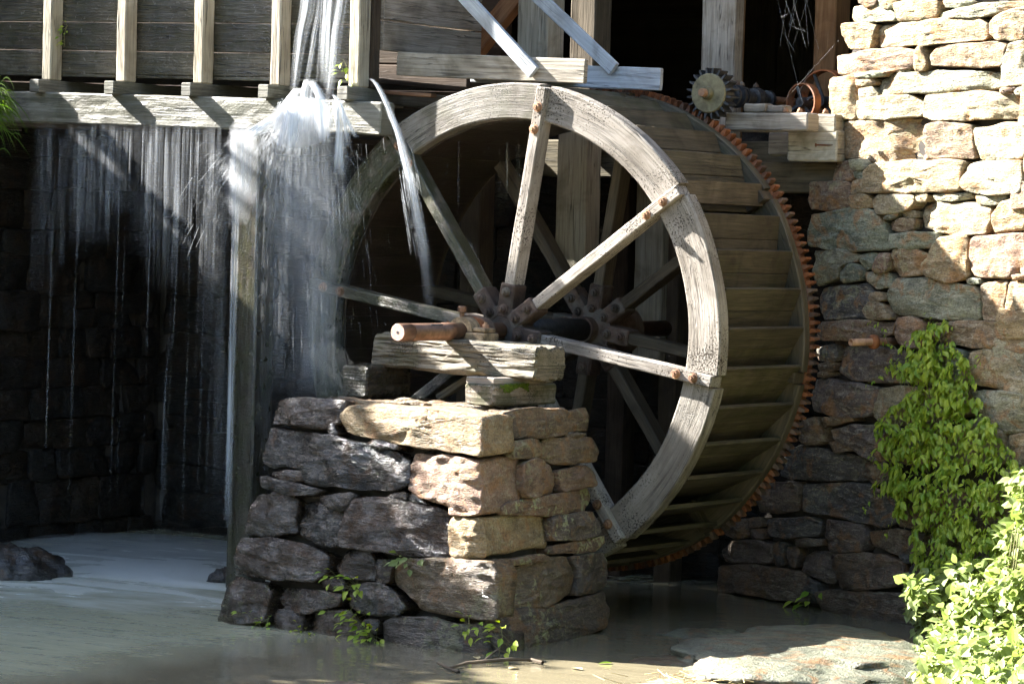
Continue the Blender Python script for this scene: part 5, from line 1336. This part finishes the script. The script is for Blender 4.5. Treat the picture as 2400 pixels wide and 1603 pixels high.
# veil over the post
rb_ = []
for (x, y0, y1, w0, w1, dn) in ((560, 302, 520, .17, .14, 1), (575, 302, 500, .20, .12, 1), (548, 305, 540, .10, .08, 1), (585, 310, 470, .14, .08, 1), (562, 300, 470, .22, .2, 1), (556, 380, 1240, .10, .07, 1), (559, 420, 1240, .05, .05, 1), (606, 430, 1000, .045, .03, 1), (552, 500, 1240, .04, .06, 1)):
    rb_.append((A_([(x - .026 * (y - 400), y) for y in (y0, y0 + (y1 - y0) * .33, y0 + (y1 - y0) * .66, y1)], rw.uniform(-.40, -.31)), w0, w1, .25))
films("post_veil", "bright sheet of water running down the front of the flume post", rb_, 0.6, M_VEIL)
# drips along the girder
rb_ = []
for x in [100, 118, 140, 160, 178, 186, 205, 218, 228, 243, 256, 262, 280, 287, 296, 306, 332, 338, 352, 358, 372, 388, 395, 405, 418, 432, 445, 460, 470, 485, 500]:
    for k in range(rw.choice([1, 1, 2, 2, 3])):
        xx = x + rw.gauss(0, 3); y0 = 290 + rw.random() * 40; y1 = y0 + 60 + 260 * rw.random() ** 1.4; w_ = .022 + .045 * rw.random() ** 2
        rb_.append((A_([(xx - .025 * (y - 300), y) for y in (y0, (y0 + y1) / 2, y1)], rw.uniform(-.30, -.21)), w_, w_ * 1.3, .3))
for (x, w_) in ((110, .35), (190, .4), (270, .4), (350, .45), (430, .45), (500, .3), (230, .5), (390, .5)):
    rb_.append((A_([(x - .025 * (y - 300), y) for y in (288, 420, 480 + 260 * rw.random())], rw.uniform(-.30, -.21)), w_, w_, .02))
films("drips", "white drips falling in rows from the flume girder", rb_, 0.34)
rb_ = []
for x, w_ in ((130, .02), (188, .03), (285, .02), (300, .015), (360, .02), (418, .045), (424, .03), (455, .02), (490, .02), (510, .03)):
    y0 = 380 + rw.random() * 120
    rb_.append((A_([(x - .03 * (y - 300) - (10 if x in (418, 424) and y > 900 else 0), y) for y in (y0, 700, 960, 1230)], rw.uniform(-.30, -.21)), w_, w_ * 1.6, .3))
films("long_drips", "faint long threads of water reaching down to the pool at left", rb_, 0.35)
# arching leak onto the wheel rim
YA = -0.16
path = [(868, 184), (884, 198), (905, 240), (920, 275), (935, 315), (950, 370), (965, 430), (980, 495), (992, 560), (1003, 630), (1012, 740)]
rb_ = []
for k, (w0, w1, n) in enumerate(((.05, .10, 10), (.06, .09, 11), (.035, .06, 11), (.03, .12, 10), (.03, .05, 11), (.05, .14, 11))):
    rb_.append((A_([(x + rw.gauss(0, 1.5), y) for x, y in path[:n]], YA - .01 * k), w0, w1, .35))
films("arching_leak", "smooth arching leak of water pouring from the flume end over the rim", rb_, 0.5, M_VEIL)
it = []
for k in range(160):
    x, y = 925 + rw.random() * 45, 330 + rw.random() * 230; L = 20 + 50 * rw.random(); s = .14 + .06 * rw.random(); x += (y - 330) * .12
    it.append(([aty(x + s * L * j / 3, y + L * j / 3, YA + .05) for j in range(4)], .0010, .0006))
strands("leak_spray", "fine spray beside the arching leak in front of the spokes", it)
rb_ = []
for (x, y0, y1, w_, yy, sl) in ((1075, 312, 520, .03, .3, 0), (1068, 315, 470, .03, .45, -.25), (1140, 310, 500, .03, .7, -.08), (1146, 306, 480, .02, .7, 0), (1190, 300, 480, .07, .9, 0), (1215, 300, 470, .08, 1.0, 0), (1172, 330, 520, .05, .9, 0), (893, 330, 640, .02, .05, -.25), (1072, 520, 600, .05, .4, .3), (1100, 560, 680, .07, .4, .4), (1240, 310, 480, .05, 1.0, 0)):
    rb_.append((A_([(x + sl * (y - y0), y) for y in (y0, (y0 + y1) / 2, y1)], yy), w_ * .6, w_, .3))
films("wheel_drips", "fine drips falling inside the wheel from its buckets", rb_, 0.6)

# mist thrown up by the falls: closed pockets of even, pale air
def mist_mat(dens):
    t = NT("pale_mist"); v = t.n('VolumePrincipled'); v.inputs['Color'].default_value = (0.95, 0.97, 1, 1); v.inputs['Density'].default_value = dens; v.inputs['Anisotropy'].default_value = 0.2
    t.l(v.outputs[0], t.out.inputs['Volume']); return t.m
def mist(c, rx, ry, rz, dens, label):
    vs = []; fs = []; n, m = 28, 16
    for j in range(m + 1):
        for i in range(n):
            ph = math.pi * j / m; th = 2 * math.pi * i / n; d = Vector((math.sin(ph) * math.cos(th), math.sin(ph) * math.sin(th), math.cos(ph)))
            k = 1 + .14 * noise.noise(d * 1.6 + Vector((dens * 9, rx * 31, 0)))
            vs.append(Vector(c) + Vector((d.x * rx * k, d.y * ry * k, d.z * rz * k)))
    for j in range(m):
        for i in range(n): fs.append((j * n + i, (j + 1) * n + i, (j + 1) * n + (i + 1) % n, j * n + (i + 1) % n))
    tag(obj("mist", mesh("mist", vs, fs, mist_mat(dens), None, True)), label, "mist", kind="stuff")
mist(aty(705, 290, -.45), .27, .14, .19, 3.2, "bright mist round the splash on the flume girder")
mist(aty(735, 610, -.32), .24, .14, .95, 0.4, "tall drift of mist inside the water curtain")
mist(aty(566, 400, -.36), .15, .11, .42, 1.3, "mist hugging the top of the flume post")
mist(atz(330, 1262, ZW + .05) + Vector((1.2, -1.2, 0)), 1.6, 1.1, .16, 0.35, "low mist over the pool at the foot of the falls")
mist(aty(750, 890, -.15), .34, .16, .30, 0.22, "mist where the curtain strikes the top of the pier")

# cobweb hanging in the dark opening
it = []
rc = random.Random(4); YW = 1.9
cw = [aty(x, y, YW) for x, y in ((1822, 0), (1835, 50), (1850, 110), (1868, 190))]
def web(a, b, sag=.02, n=6): 
    A_, B_ = aty(*a, YW + rc.gauss(0, .02)), aty(*b, YW + rc.gauss(0, .02)); it.append(([A_.lerp(B_, j / n) + Vector((0, 0, -sag * math.sin(math.pi * j / n))) for j in range(n + 1)], .00028, .00028))
for k in range(7): web((1820 + rc.random() * 80, -5), (1850 + rc.gauss(0, 20), 60 + 60 * rc.random()), .01)
web((1822, 0), (1868, 190), .0); web((1890, 0), (1920, 120), .01); web((1835, 240), (1965, 95), .0); web((1868, 190), (1880, 240), 0)
for k in range(6):
    a = (1835 + rc.random() * 60, rc.random() * 110); web(a, (a[0] + rc.gauss(0, 25), a[1] + rc.gauss(5, 20)), .004, 4)
vs = []; fs = []
for P, r0, r1 in it: tube(vs, fs, P, r0, r1, 3)
tag(obj("cobweb", mesh("cobweb", vs, fs, M_WEB)), "dusty cobweb hanging in the dark opening left of the stone wall", "cobweb")

# floating leaves
for i, (x, y, lab) in enumerate(((1690, 1470, "yellowed leaf floating right of the pier corner"), (2060, 1474, "pale leaf floating on the brown shallows"), (2210, 1440, "green leaf floating nearest the flat rock"), (1525, 1410, "white leaf floating at the pier's front corner"))):
    p = zp(x, y, .006); o = inst("floating_leaf", leaf_mesh("floating_leaf", M_STRAW if i != 2 else M_GRASS, 1, .5, .02), Matrix.Translation(p) @ Matrix.Rotation(i * 1.3, 4, 'Z') @ Matrix.Scale(.11, 4)); tag(o, lab, "leaf", "leaves floating in the shallows")
